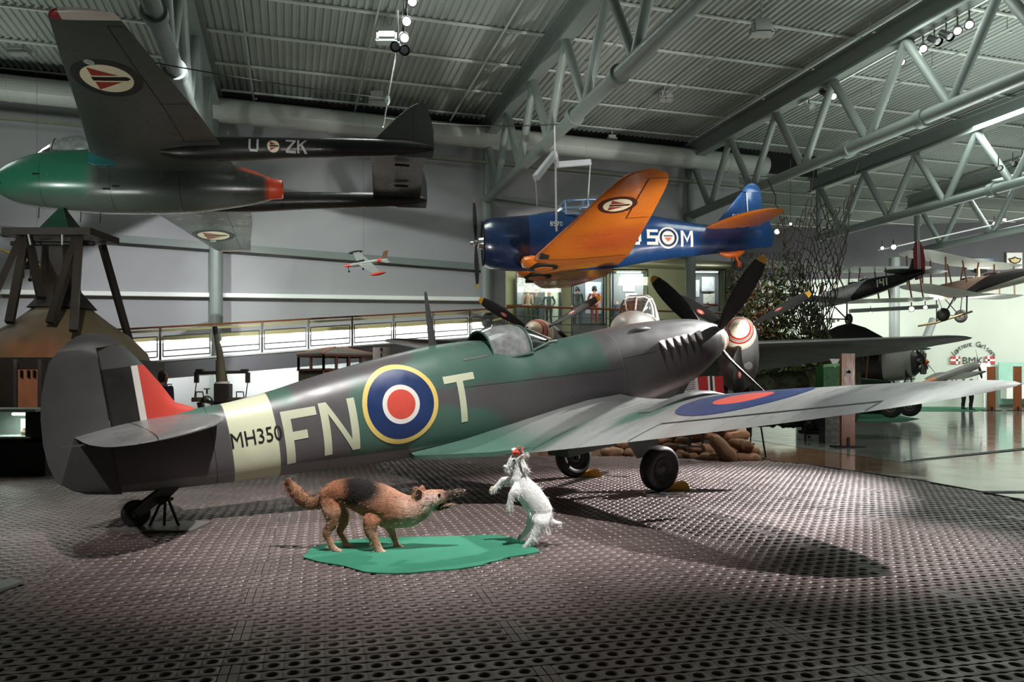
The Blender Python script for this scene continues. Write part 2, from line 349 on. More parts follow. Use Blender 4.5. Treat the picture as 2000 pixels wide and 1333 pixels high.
# perforated steel matting
th=.24128; dv=np.array([cos(th),sin(th)]); nv=np.array([-sin(th),cos(th)]); J1=4.502; PW=.381
def xedge(y): return np.interp(y,[0,8.8,9.37,10.3,11.5,12.28,13.7,14.4,15.4],[6.25,6.22,6.25,6.2,6.0,5.7,5.25,4.65,3.2])
NH=12; pa=.1016; pb=.127
ang=[2*PI*(k+.5)/NH for k in range(NH)]
def sq(a):
    c,s=cos(a),sin(a); k=min(pa/2/abs(c) if abs(c)>1e-6 else 9,pb/2*.93/abs(s) if abs(s)>1e-6 else 9); return k*c,k*s
tv=[]
for a in ang: x,y=sq(a); tv.append((x,y,0.))
for r,z in((.0405,.0035),(.0335,.003),(.0285,-.010),(.0270,-.026)): tv+= [(r*cos(a),r*sin(a),z) for a in ang]
tf=[]
for k in range(4): tf+=[(k*NH+j,k*NH+(j+1)%NH,(k+1)*NH+(j+1)%NH,(k+1)*NH+j) for j in range(NH)]
b0=len(tv)
# rib strips at the cell edges, lower than the plate
tv+=[(-pa/2,-pb/2,-.012),(pa/2,-pb/2,-.012),(pa/2,-pb/2*.93,0),(-pa/2,-pb/2*.93,0),(-pa/2,pb/2*.93,0),(pa/2,pb/2*.93,0),(pa/2,pb/2,-.012),(-pa/2,pb/2,-.012)]
tf+=[(b0,b0+1,b0+2,b0+3),(b0+4,b0+5,b0+6,b0+7)]
# corner pieces fill the cell outline
tf+=[]
tv=np.array(tv); tf=np.array(tf); cells=[]; blanks=[]
for row in range(-8,32):
    ph=1.07 if row%2 else -.45
    for k in range(-6,7):
        u0=ph+3.048*k
        for i in range(29):
            u=u0+.051+(i+.5)*pa
            for r in range(3):
                v=J1+row*PW+(r+.5)*pb; P=dv*u+nv*v
                if P[1]<1.9 or P[1]>15.2 or P[0]>xedge(P[1])-.05 or P[0]<-11 or abs(P[0])>P[1]*.70+4.0: continue
                cells.append((P[0],P[1]))
        us=ph+3.048*k
        for r in range(3):
            v=J1+row*PW+(r+.5)*pb; P=dv*us+nv*v
            if P[1]<1.9 or P[1]>15.2 or P[0]>xedge(P[1])-.05 or abs(P[0])>P[1]*.70+4.0: continue
            blanks.append((us,v))
cells=np.array(cells); R2=np.array([[dv[0],nv[0]],[dv[1],nv[1]]])
T2=tv.copy(); T2[:,:2]=tv[:,:2]@R2.T
V=(T2[None]+np.concatenate([cells,np.zeros((len(cells),1))],1)[:,None,:]).reshape(-1,3)
Fc=(tf[None]+(np.arange(len(cells))*len(tv))[:,None,None]).reshape(-1,4)
me=bpy.data.meshes.new('floor_matting'); me.vertices.add(len(V)); me.vertices.foreach_set('co',V.ravel().astype(np.float32))
me.loops.add(Fc.size); me.loops.foreach_set('vertex_index',Fc.ravel().astype(np.int32)); me.polygons.add(len(Fc)); me.polygons.foreach_set('loop_start',np.arange(0,Fc.size,4,dtype=np.int32))
me.update(calc_edges=True); me.materials.append(m_psp); me.validate(); bmx=bmesh.new(); bmx.from_mesh(me)
for f in bmx.faces: f.smooth=True
bmesh.ops.recalc_face_normals(bmx,faces=bmx.faces); up=sum(f.normal.z for f in list(bmx.faces)[:200])
if up<0: bmesh.ops.reverse_faces(bmx,faces=bmx.faces)
bmx.to_mesh(me); bmx.free(); mato=bpy.data.objects.new('floor_matting',me); COL.objects.link(mato); struct(mato)
mb=MB()
for us,v in blanks:
    q=[(us-.046,v-pb*.46),(us-.002,v-pb*.46),(us-.002,v+pb*.46),(us-.046,v+pb*.46)]
    for sh in(0,.05): mb.add([tuple(dv*(a+sh)+nv*b)+(0.,) for a,b in q],[(0,1,2,3)])
struct(mb.build('floor_matting_ends',m_psp))
mb=MB(); ys=np.linspace(1.5,15.3,30); mb.add([(-12,y,-.027) for y in ys]+[(xedge(y)+.03,y,-.027) for y in ys],[(i,i+1,31+i,30+i) for i in range(29)])
e=[(xedge(y)+.04,y) for y in ys]; mb.tube([(x,y,-.012) for x,y in e],.018,6); struct(mb.build('floor_matting_bed',M('matting_bed',(30,26,26),.7)))
# walls
def wallseg(name,x0,x1,z0,z1,mat,off=0): 
    mb=MB(); mb.add([(x0,wy(x0)+off,z0),(x1,wy(x1)+off,z0),(x1,wy(x1)+off,z1),(x0,wy(x0)+off,z1)],[(0,1,2,3)]); 
    return struct(mb.build(name,mat))
XE=9.8
wallseg('wall_back',-24,-.25,-.03,10.75,m_wall); wallseg('wall_back_upper',-.25,XE,6.7,10.75,m_wall); wallseg('wall_back_lower',-.25,XE,-.03,3.3,M('shaded_grey_paint',(95,95,95),.8))  # lower wall's grey is darkened to hold the shade under the gallery
wallseg('wall_back_top',-24,XE+4,10.75,12.2,m_dark,.25)  # dark colour stands in for the unlit gap at the roof edge
wallseg('wall_gallery',-1.2,XE+1.5,3.0,7.2,m_wallg,6.0)
mb=MB(); mb.add([(-.25,wy(-.25),3.3),(XE,wy(XE),3.3),(XE+1.5,wy(XE+1.5)+6,3.3),(-1.2,wy(-1.2)+6,3.3)],[(0,1,2,3)]); mb.box((7.9,wy(7.9)-.02,3.15),(.01,.01,.01)); struct(mb.build('floor_gallery',M('gallery_floor',(90,84,76),.5)))
mb=MB(); mb.bar((-.25,wy(-.25),3.15),(XE,wy(XE),3.15),.25,.4); struct(mb.build('trim_1',m_steel))
mb=MB(); mb.add([(-.25,wy(-.25),6.7),(XE,wy(XE),6.7),(XE+1.5,wy(XE+1.5)+6,7.2),(-1.2,wy(-1.2)+6,7.2)],[(0,1,2,3)]); struct(mb.build('ceiling_gallery',m_wallg))
mb=MB(); mb.add([(-.25,wy(-.25),3.3),(-1.2,wy(-1.2)+6,3.3),(-1.2,wy(-1.2)+6,7.2),(-.25,wy(-.25),7.2)],[(0,1,2,3)]); struct(mb.build('wall_gallery_side',m_wallg))
# far hall on the right
m_far=M('pale_far_wall',(192,202,188),.7,var=.04,scale=.4)
mb=MB(); mb.add([(10,52,-.03),(60,44,-.03),(60,44,8.3),(10,52,8.3)],[(0,1,2,3)]); struct(mb.build('wall_right',m_far))
mb=MB(); mb.add([(10,52.02,8.3),(60,44.02,8.3),(60,44.02,12.2),(10,52.02,12.2)],[(0,1,2,3)]); struct(mb.build('wall_right_upper',M('slate_wall',(84,84,88),.7,var=.05,scale=.5)))
mb=MB(); mb.add([(XE,wy(XE),-.03),(XE+1.55,wy(XE+1.5)+6,-.03),(XE+3.2,53,-.03),(XE+3.2,53,12.2),(XE+1.55,wy(XE+1.5)+6,12.2),(XE,wy(XE),12.2)],[(0,1,4,5),(1,2,3,4)]); struct(mb.build('wall_return',m_wall))
# ceiling: trapezoid sheet running along the trusses, purlins across it
tp=np.array([-.2756,.9613]); pp=np.array([.9613,.2756]); ZC=11.72
xs=[];k=-34.
while k<52: xs+=[(k,ZC),(k+.09,ZC),(k+.12,ZC+.06),(k+.18,ZC+.06)]; k+=.21
mb=MB(); vs=[]
for t in(-12.,60.): vs+=[tuple(pp*a+tp*t)+(z,) for a,z in xs]
n=len(xs); mb.add(vs,[(i,i+1,n+i+1,n+i) for i in range(n-1)]); struct(mb.build('ceiling',m_ceil))
mb=MB(); k=-2.2
for i in range(26):
    a=pp*(-34)+tp*(k+i*2.36); b=pp*52+tp*(k+i*2.36); mb.bar(tuple(a)+(ZC-.05,),tuple(b)+(ZC-.05,),.09,.05)
struct(mb.build('ceiling_purlins',M('purlin_paint',(190,195,188),.5)))
# duct, tray, wall rails
mb=MB()
mb.tube([(x,wy(x)-.75,10.72) for x in(-24,XE+1)],.40,28); 
for x in np.arange(-22,XE,3.1): mb.lathe([(-.03,.4),(-.03,.415),(.03,.415),(.03,.4)],(x,wy(x)-.75,10.72),(1,.325,0),28)
struct(mb.build('trim_2',M('duct_steel',(168,172,165),.4,var=.05)))
mb=MB(); mb.bar((-24,wy(-24)-.5,9.85),(XE,wy(XE)-.5,9.85),.2,.10); mb.bar((-24,wy(-24)-.3,11.18),(XE,wy(XE)-.3,11.18),.3,.16); struct(mb.build('trim_3',M('tray_grey',(120,122,108),.6)))
def wallpt(px,py,off): 
    Y=30/(1-.325*(px-1000)/F)-off; return at(px,py,Y)
mb=MB(); a=wallpt(0,452,.12); b=wallpt(940,525,.12); mb.bar(a,b,.25,.16); c=Vector((0,0,.12)); mb.bar(a+c,b+c,.1,.12); struct(mb.build('trim_4',m_steel))
mb=MB(); mb.bar(wallpt(0,571,.12),wallpt(948,585,.12),.25,.14); struct(mb.build('trim_5',m_white))
mb=MB(); mb.bar(wallpt(965,386,.15),wallpt(1340,437,.15),.3,.14); struct(mb.build('trim_6',m_steel))
# steel columns on the wall and roof trusses
cols=[(-10.15,'left-hand bay'),(-.98,'middle bay'),(7.45,'gallery bay'),(15.6,'far bay'),(24.0,'farthest bay')]
for i,(x,nm) in enumerate(cols):
    y=wy(x)
    if i<3:
        mb=MB(); mb.tube([(x,y-.35,-.03),(x,y-.35,8.4)],.22,20); struct(mb.build('wall_column',m_steel))
mb=MB(); mb.tube([(22.9,46,-.03),(22.9,46,9)],.30,18); struct(mb.build('wall_column',m_steel)); mb=MB(); mb.tube([(23.2,46,.2),(25.8,47,5.4)],.24,14); struct(mb.build('wall_column',m_steel))
def truss(x0,y0,label,n=9,z0=8.455,zt=10.75):
    r=empty('roof_truss',(x0,y0,z0)); P=lambda t,z: Vector((-tp[0]*t,-tp[1]*t,z-z0))
    mb=MB(); mb.tube([P(-.2,z0),P(9.5,z0)],.17,20); mb.build('bottom_chord',m_steel,r,40)
    mb=MB(); mb.tube([P(9.5,z0),P(17.2,z0)],.18,20); mb.build('bottom_chord',m_steel,r,40)
    mb=MB(); mb.tube([P(17.2,z0),P(32,z0)],.21,20); mb.build('bottom_chord',m_steel,r,40)
    mb=MB(); mb.bar(P(-.6,zt+.35),P(32,zt+.35),.09,.62,0); mb.bar(P(-.6,zt+.04),P(32,zt+.04),.38,.08); mb.bar(P(-.6,zt+.66),P(32,zt+.66),.38,.08)
    mb.build('top_beam',m_steel,r)
    for t in(9.5,12.3): mb=MB(); mb.tube([P(t-.12,z0),P(t+.12,z0)],.245,20); mb.build('flange_plate',m_steel,r,40)
    t=.15; top=True
    for k in range(n*2):
        a=P(t,zt if top else z0); t2=t+1.45; b=P(t2-.0,z0 if top else zt)
        mb=MB(); off=(b-a).normalized(); mb.tube([a,b],.125,16); mb.build('diagonal_tube',m_steel,r,40)
        t=t2; top=not top
    mb=MB(); mb.tube([P(0,z0-.15),P(0,zt)],.14,16); mb.build('end_post',m_steel,r,40)
    return tag(r,label,'roof truss','grey tubular roof trusses')
truss(-10.15,wy(-10.15)-.35,'grey tubular roof truss partly hidden behind the raised jet wing')
truss(-.98,wy(-.98)-.35,'grey tubular roof truss rising from the column behind the orange-winged trainer nose')
truss(7.45,wy(7.45)-.3,'grey tubular roof truss carrying the row of lit spotlights')
truss(14.75,36.9,'grey tubular roof truss crossing behind the hanging camouflage net')
truss(21.3,40.4,'farthest grey tubular roof truss, beyond the hanging biplanes',9)
# thin conduits and sprinkler pipes below the roof
m_pipe=M('pipe_paint',(160,165,158),.4)
for i,X in enumerate((-10.5,-7,-3.4,.25,3.7,7.1,10.4,14.2,18.2,22.5)):
    mb=MB(); b=np.array([X,19.8]); mb.tube([tuple(b-tp*16)+(11.3,),tuple(b+tp*(9.3+X*.04))+(11.3,)],.035,8)
    for t in np.arange(-14,8,2.6): p=b+tp*t; mb.tube([(p[0],p[1],11.3),(p[0],p[1],11.75)],.012,5); mb.lathe([(0,.03),(.05,.05),(.06,.0)],(p[0]+.1,p[1],11.25),(0,0,-1),8)
    o=mb.build('ceiling_pipe',m_pipe,None,40); tag(o,'thin grey pipe hung under the corrugated ceiling along the trusses','pipe','pipes under the ceiling')
# wire cables strung between trusses
def cable(a,b,sag,label,r=.012):
    a=Vector(a);b=Vector(b); mb=MB(); mb.tube([a.lerp(b,t)-Vector((0,0,sag*4*t*(1-t))) for t in np.linspace(0,1,14)],r,6); return tag(mb.build('steel_cable',M('cable_steel',(70,70,70),.5,metal=.6),None,40),label,'cable')
cable(at(300,122,15.5),at(759,192,17.5),.05,'dark cable strung from the jet wing across to the tail hoist')
cable(at(752,230,17.2),at(1090,243,20.3),.1,'thin dark cable running from the tail hoist to the middle truss')
# ceiling service boxes
def svc(px,py,Y,label,sc=1.):
    r=empty('ceiling_box',at(px,py,Y)); mb=MB(); mb.box((0,0,0),(.42*sc,.42*sc,.28*sc)); mb.build('casing',M('box_grey',(150,152,148),.6),r); mb=MB(); mb.box((0,0,-.2*sc),(.6*sc,.3*sc,.06)); mb.box((-.25*sc,0,-.1*sc),(.06,.3*sc,.2*sc)); mb.box((.25*sc,0,-.1*sc),(.06,.3*sc,.2*sc)); mb.build('bracket',M('box_grey',(150,152,148)),r)
    mb=MB(); p=at(px,py,Y); mb.tube([(0,0,.1),(0,0,11.7-p.z)],.02,6); mb.build('hanger_rod',m_pipe,r); return tag(r,label,'ceiling box','boxes on the ceiling')
svc(1487,53,20.3,'pale service box on the ceiling between two long pipes at the picture top')
svc(757,68,21,'pale service box above the black cluster of hanging spotlights')
svc(738,190,26,'pale service box just above the grey jet tail fin')
svc(1300,187,26.5,'pale service box above the tip of the orange wing',.8)
svc(38,92,23.5,'pale service box at the ceiling edge beside the raised wing tip')
svc(383,110,24,'pale service box beside the leftmost roof truss',.7)
svc(1195,270,31,'small pale service box over the orange wing near the wall duct',.7)
# ramp walkway with railing
B30=math.radians(30); rd=Vector((cos(B30),sin(B30),0)); R0=Vector(((450-1000)/F*24.3,24.3,0))
def rz(l): return 2.35+l*.098
ramp=empty('ramp_walkway',R0); Q=lambda l,z,o=0: rd*l+Vector((-rd.y,rd.x,0))*o+Vector((0,0,rz(l)+z))
tag(ramp,'long grey ramp walkway with wood-topped steel railing along the back wall','walkway')
mb=MB(); mb.bar(Q(-9,-.29,.8),Q(10.2,-.29,.8),1.9,.56); mb.build('slab',M('ramp_grey',(120,118,124),.6,var=.05),ramp)
mb=MB(); mb.bar(Q(-9,-.02,-.13),Q(10.2,-.02,-.13),.08,.05); mb.build('kerb_strip',m_white,ramp)
mb=MB(); mb.bar(Q(-9,1.0),Q(10.3,1.0),.10,.06); mb.build('wooden_handrail',m_hand,ramp)
mb=MB(); mb.bar(Q(-9,.9),Q(10.3,.9),.05,.07); mb.build('upper_rail',m_beige,ramp)
for i in range(-6,7):
    l=-.53+i*1.5
    mb=MB(); mb.bar(Q(l,-.35,-.02),Q(l,.98,-.02),.055,.055,up=(0,1,0)); mb.build('rail_post',M('post_steel',(95,95,95),.4,metal=.4),ramp)
    mb=MB(); 
    for z in(.28,.10,.72): mb.bar(Q(l+.08,z),Q(l+1.42,z),.036,.036)
    for e in(.08,1.42): mb.bar(Q(l+e,.1),Q(l+e,.72),.03,.03,up=(0,1,0))
    mb.build('rail_panel',M('post_steel',(95,95,95)),ramp)
# light trough on the wall behind the ramp with fluorescent tubes
def yl(px): return 667-(px-232)*43/746.
def TW(px,dy,o): return wallpt(px,yl(px)+dy,o)
T0=TW(500,0,.25); tr=empty('light_trough',T0); tag(tr,'long beige light trough glowing white behind the ramp railing','light')
mb=MB(); mb.bar(TW(-60,0,.30)-T0,TW(984,0,.30)-T0,.34,.13); mb.build('trough_body',m_beige,tr)
pxs=[-50,40,126,208,286,361,433,502,568,631,692,750,806,860,912,962]
for i in range(15):
    mb=MB(); mb.tube([TW(pxs[i]+4,6.5,.24)-T0,TW(pxs[i]+(pxs[i+1]-pxs[i])*.62,6.5,.24)-T0],.03,10); mb.build('fluorescent_tube',m_tube,tr,40)
for i in range(0,15,3):
    a=TW(pxs[i],9,.42); b=TW(pxs[i+3],9,.42); m_=(a+b)/2; o=lamp('AREA',m_,TW((pxs[i]+pxs[i+3])/2,34,.02),80,(.95,1,.96),.25,name='trough_light',sy=(b-a).length)
    d=(TW((pxs[i]+pxs[i+3])/2,34,.02)-m_).normalized(); yv=(b-a).normalized(); zv=-(d-yv*d.dot(yv)).normalized(); xv=yv.cross(zv); o.rotation_euler=Matrix((xv,yv,zv)).transposed().to_euler()
# lower wall light below the ramp
for x in(-10.5,-8.2,-5.5,-2.5): lamp('AREA',(x,wy(x)-1.6,1.75),(x,wy(x),.9),90,(.93,1,.97),2.4,name='under_ramp_light',sy=.3)
# ---------------------------------------------------------------- camouflaged propeller fighter
QS=(3.4006,12.2473,2.1619,.57955,.16095,0)
GRN=(76,106,95); GRY=(92,88,90); UND=(124,124,124); SKY=(214,216,186)
def xlt(s): return ((1,0,0),-s)     # aft position less than s
def xgt(s): return ((-1,0,0),s)
def zgt(z): return ((0,0,1),z)
def zlt(z): return ((0,0,-1),-z)
LN=(50,48,48)
layers=[('box',[xlt(5.75),xgt(2.83),((.061,0,1),-.255)],.07,GRN),
 ('ell',(-5.55,0,-.5),(1.05,1,.40),.12,GRN),('ell',(-6.34,0,-.15),(.2,1,.5),.3,GRN),('ell',(-7.18,0,.3),(.13,1,.12),.3,GRN),
 ('ell',(-8.15,0,.28),(.36,1,.2),.2,GRN),('ell',(-6.0,0,.62),(.5,1,.22),.2,GRY),
 ('half',(-.0815,0,-1),1.036,.006,UND),
 ('box',[xgt(7.30),xlt(7.765)],.004,SKY),
 ('box',[xgt(2.545),xlt(2.556),zgt(-.5)],.003,LN),('box',[xgt(2.556),xlt(2.564),zgt(-.5)],.003,(140,138,138)),
 ('box',[((.061,0,1),-.275),((-.061,0,-1),.267),xlt(5.2),xgt(2.56)],.003,LN),
 ('box',[((-.02,0,1),.065),((.02,0,-1),-.075),xlt(2.55),xgt(1.9)],.003,(40,38,38)),
 ('box',[xgt(7.93),xlt(7.938)],.003,LN),('box',[xgt(6.78),xlt(6.785)],.003,(70,68,68)),('box',[zgt(-.062),zlt(-.070),xgt(5.2),xlt(7.3)],.003,(72,72,70))]
m_sf=M('fighter_fuselage_paint',GRY,.36,layers=layers,bend=.22,var=.12,scale=1.6,rvar=.1,spec=.5)
m_sw=M('fighter_wing_paint',(138,140,138),.34,layers=[('ell',(-4.7,-.9,-.7),(.8,.55,1),.4,GRN),('ell',(-3.7,-2.0,-.7),(.55,.25,1),.35,GRN),('ell',(-3.0,-4.6,-.4),(1.3,.5,1),.3,(84,86,86))],bend=.3,var=.20,scale=1.5,stretch=(.5,2.6,1),rvar=.14,spec=.55)
m_st=M('fighter_tail_paint',(84,82,82),.45,layers=[('ell',(-8.2,0,.30),(.42,1,.30),.3,GRN),('ell',(-8.3,0,.95),(.2,1,.2),.3,GRN),
 ('box',[xgt(8.53),xlt(8.86),zgt(.05),zlt(.82)],.004,(40,39,38)),('box',[xgt(8.475),xlt(8.535),zgt(.15),zlt(.82)],.003,(226,220,212)),('box',[xlt(8.475),zgt(.22),zlt(.82)],.003,(206,70,58))],var=.14,scale=2.5,bump=.04,bscale=12)
m_blk=M('propeller_black',(26,25,25),.6,var=.1); m_yel=M('tip_yellow',(216,160,36),.45,var=.08)
m_red=M('mark_red',(216,84,70),.42,var=.1,scale=6); m_blu=M('mark_blue',(38,58,104),.38,var=.22,scale=3); m_wht=M('mark_white',(236,232,226),.42,var=.04); m_ylw=M('mark_yellow',(232,204,116),.42,var=.08)
m_ltr=M('letter_sky',(206,210,182),.45,var=.07); m_tyre=M('tyre_rubber',(30,28,28),.55,var=.15,scale=3); m_hub=M('wheel_hub_grey',(70,70,72),.4,metal=.5)
m_cream=M('spinner_cream',(230,226,204),.28,var=.04); m_cgl=glass('canopy_glass',(.9,.92,.92),.55,.10,.55); m_dgrey=M('cockpit_dark',(34,36,36),.7); m_gr=M('camo_green_plain',GRN,.4)
sp=empty('propeller_fighter_plane',mat=posem(QS)); tag(sp,'camouflaged green and grey propeller fighter marked FN T behind the stuffed dog','aeroplane')
SF=Fus([(.42,-.31,.30,.31),(.6,-.40,.36,.35),(.95,-.55,.415,.385),(1.4,-.64,.445,.40),(1.95,-.71,.46,.415),(2.55,-.77,.45,.43),(3.1,-.80,.42,.445),(3.5,-.81,.405,.452),(4.0,-.81,.42,.455),(4.55,-.80,.555,.452),(4.8,-.785,.575,.445),(5.2,-.755,.58,.43),(5.6,-.72,.555,.405),(6.2,-.68,.50,.365),(6.75,-.62,.43,.325),(7.3,-.575,.345,.272),(7.75,-.53,.305,.225),(8.1,-.49,.30,.185),(8.45,-.45,.27,.135),(8.82,-.39,.20,.07)])
mb=MB(); SF.mesh(mb,90,44)
def drape(polys2d,mi,off,fn,step=.05):
    vs,fs=clip_poly(polys2d,step); mb.add([fn(x,y,off) for x,y in vs],fs,mi)
def rnd(mb,fn,cx,cz,rs,cols,off0=.003):
    for i,(a,b) in enumerate(rs): vs,fs=disc(a,b,48,4,cx,cz); mb.add([fn(x,y,off0+.001*i*0) for x,y in vs],fs,cols[i])
side=lambda x,z,off=.003: SF.side(x,z,1,off)
rnd(mb,side,5.90,-.02,[(.402,.457),(.224,.402),(.171,.224),(0,.171)],[1,2,3,4],.004)
def letter(ch,sl,z0,h,w,t,mi,lean=0.): drape([[(sl-x,z0+y) for x,y in P] for P in strokes(ch,h,w,t)],mi,.005,side)
letter('T',5.335,-.37,.575,.41,.085,5); letter('F',7.235,-.44,.57,.37,.092,5); letter('N',6.83,-.43,.58,.40,.085,5)
vs,fs=text2d('MH350',.225); sx=.52/max(v[0] for v in vs); mb.add([side(7.775-x*sx,-.155+y,.006) for x,y in vs],fs,6)
fz=mb.build('fuselage',[m_sf,m_ylw,m_blu,m_wht,m_red,m_ltr,m_black],sp,35)
def levels(name,lv,mat,y0=0,n=14,parent=None,tip=.35):
    """vertical surface from (z,le,te,thickness)"""
    mb=MB(); R=[]
    for z,a,b,t in lv:
        c=b-a; r=[]
        for i in range(n+1):
            u=(1-cos(PI*i/n))/2; h=5*t*(.2969*math.sqrt(u)-.126*u-.3516*u*u+.2843*u**3-.1036*u**4); r.append((a+u*c,h))
        R.append([L(s,y0+h,z) for s,h in r]+[L(s,y0-h-1e-4,z) for s,h in r[-2:0:-1]])
    mb.rings(R); return mb.build(name,mat,parent,50)
levels('fin',[(.12,7.85,8.80,.13),(.27,7.95,8.80,.11),(.33,8.05,8.80,.10),(.40,8.19,8.80,.095),(.60,8.29,8.80,.085),(.79,8.40,8.80,.075),(.91,8.48,8.80,.065),(1.035,8.565,8.80,.05)],m_st,parent=sp)
def lev2(name,lv,mat,parent,y0=0): # rudder: thick at the hinge
    mb=MB(); R=[]
    for z,a,b,t in lv: R.append([L(a,y0+t,z),L(a+(b-a)*.5,y0+t*.55,z),L(b,y0+.006,z),L(b,y0-.006,z),L(a+(b-a)*.5,y0-t*.55,z),L(a,y0-t,z)])
    mb.rings(R); return mb.build(name,mat,parent,60)
m_rud=M('rudder_paint',(78,77,77),.5,var=.12,scale=3,bump=.05,bscale=20)
lev2('rudder',[(-.40,8.81,8.86,.05),(-.34,8.81,9.10,.055),(-.28,8.81,9.21,.055),(-.17,8.81,9.33,.055),(0,8.81,9.37,.052),(.2,8.81,9.38,.05),(.44,8.81,9.36,.045),(.65,8.81,9.32,.04),(.83,8.81,9.26,.035),(.95,8.81,9.21,.03),(1.04,8.81,9.13,.026),(1.045,8.60,9.125,.026),(1.12,8.65,9.03,.022),(1.165,8.73,8.95,.016),(1.185,8.80,8.88,.006)],m_rud,sp)
TPL=[(0.,7.84,1.28),(.4,7.84,1.27),(.8,7.93,1.17),(1.1,8.05,1.03),(1.3,8.17,.88),(1.5,8.34,.67),(1.62,8.5,.46),(1.70,8.66,.22),(1.72,8.75,.05)]
for sd in(1,-1):
    W=Wing([(y,le,c,.20,.08,-.02) for y,le,c in TPL],sd); mb=MB(); W.mesh(mb,16,0,26)
    o=mb.build('tailplane',M('tailplane_paint',(120,118,118),.33,var=.14,scale=3,bump=.05,bscale=14,layers=[('box',[((-1,0,0),8.625),((1,0,0),-8.637)],.003,(40,40,40)),('box',[((0,1,0),.42),((0,-1,0),-.43),xgt(8.63)],.003,(60,60,60))]),sp,40)
    mb=MB(); mb.plate([(0,0),(.3,.015),(.3,.0),(0,-.012)],.02,L(8.98,sd*.75,.195),Vector((-1,0,0)),Vector((0,0,1)))
    mb.build('elevator_tab',m_rud,sp)
# wings
C0=2.75
WST=[]
for y in (.3,.7,1.2,1.8,2.4,3.0,3.5,4.0,4.4,4.75,5.0,5.2,5.35,5.46,5.54,5.59,5.61):
    c=C0*math.sqrt(max(.0009,1-(y/5.615)**2)); WST.append((y,2.17+(C0-c)*.37,c,-.74+.103*max(0,y-.7),.13-.06*y/5.61,math.radians(2.2-2.6*y/5.61)))
for sd in(1,-1):
    W=Wing(WST,sd); mb=MB(); W.mesh(mb,22,0,48)
    if sd==1: WS=W
    top=lambda x,y,off=.004: W.on(x,y,True,off)
    cy=3.05; cx=W.par(cy)[0]+W.par(cy)[1]*.42
    vs,fs=disc(.31,.70,56,8,0,0); mb.add([top(cx+a,cy+b,.004) for a,b in vs],fs,1)
    vs,fs=disc(0,.31,56,5,0,0); mb.add([top(cx+a,cy+b,.004) for a,b in vs],fs,2)
    # aileron and flap gaps as dark inlaid strips on the skin
    for ya,yb,f in((2.75,4.85,.79),):
        pts=[(W.par(y)[0]+W.par(y)[1]*f,y) for y in np.linspace(ya,yb,16)]
        mb.add([top(x,y,.004) for x,y in pts]+[top(x+.034,y,.004) for x,y in pts],[(i,i+1,17+i,16+i) for i in range(15)],3)
    for y,f0,f1 in((2.75,.79,.99),(4.85,.79,.97),(1.25,.72,.97)):
        le,c=W.par(y)[:2]; xs_=np.linspace(le+c*f0,le+c*f1,8); mb.add([top(x,y,.004) for x in xs_]+[top(x,y+.012,.004) for x in xs_],[(i,i+1,9+i,8+i) for i in range(7)],3)
    for k in range(5):
        y=1.7+.55*k; le,c=W.par(y)[:2]; xs_=np.linspace(le+c*.1,le+c*.70,12); mb.add([top(x,y,.0035) for x in xs_]+[top(x,y+.006,.0035) for x in xs_],[(i,i+1,13+i,12+i) for i in range(11)],4)
    mb.build('wing',[m_sw,m_blu,m_red,m_black,M('panel_line',(96,98,98),.5)],sp,40)
    mb=MB(); mb.rings([[W.pt(2.0+.10*cos(2*PI*j/14),u,True,.004+h*max(0,.0+sin(2*PI*j/14))*1.0-(.03 if sin(2*PI*j/14)<0 else 0)) for j in range(14)] for u,h in((.10,.005),(.16,.05),(.25,.075),(.36,.07),(.46,.045),(.55,.012),(.58,.003))]); mb.build('cannon_bulge',M('bulge_grey',(104,108,106),.4),sp,60)
    mb=MB(); y=2.05; le,c,z=W.par(y)[:3]; mb.tube([L(le+.15,sd*y,z-.01),L(le-.28,sd*y,z+.0),L(le-.62,sd*y,z+.0)],[.05,.045,.022],12); mb.build('cannon_barrel',m_sw,sp,40)
    # root fillet from fuselage side to wing top
    R=[]
    for s,zf in((2.35,-.60),(2.65,-.45),(3.25,-.43),(3.77,-.46),(4.25,-.50),(4.72,-.545),(5.1,-.585),(5.4,-.60),(5.62,-.605),(5.80,-.605)):
        a=SF.side(s,zf,1,-.012); ay,az=abs(a.y),a.z; q=[]
        le,c=W.par(1.15)[:2]; sE=min(s,le+c-.02); B=W.pt(1.15,min(.985,max(.01,(sE-le)/c)),True,.003); by,bz=1.15,B.z
        if s>4.72: k=min(1,(s-4.72)/1.2); by=1.15*(1-k)+ay*k+.03; bz=B.z*(1-k)+(-.63)*k
        for i in range(9):
            t=i/8; y=ay+(by-ay)*t; z=az+(bz-az)*(1-(1-t)**2.3); q.append(L(s,sd*y,z))
        q.append(L(s,sd*by,bz-.05)); q.append(L(s,sd*ay*.9,min(az,bz)-.06)); R.append(q)
    mb=MB(); mb.rings(R); mb.build('wing_root_fillet',M('fillet_paint',(130,132,130),.34,layers=[('box',[xgt(4.5)],.35,GRN)],bend=.3,var=.12,scale=1.5),sp,50)
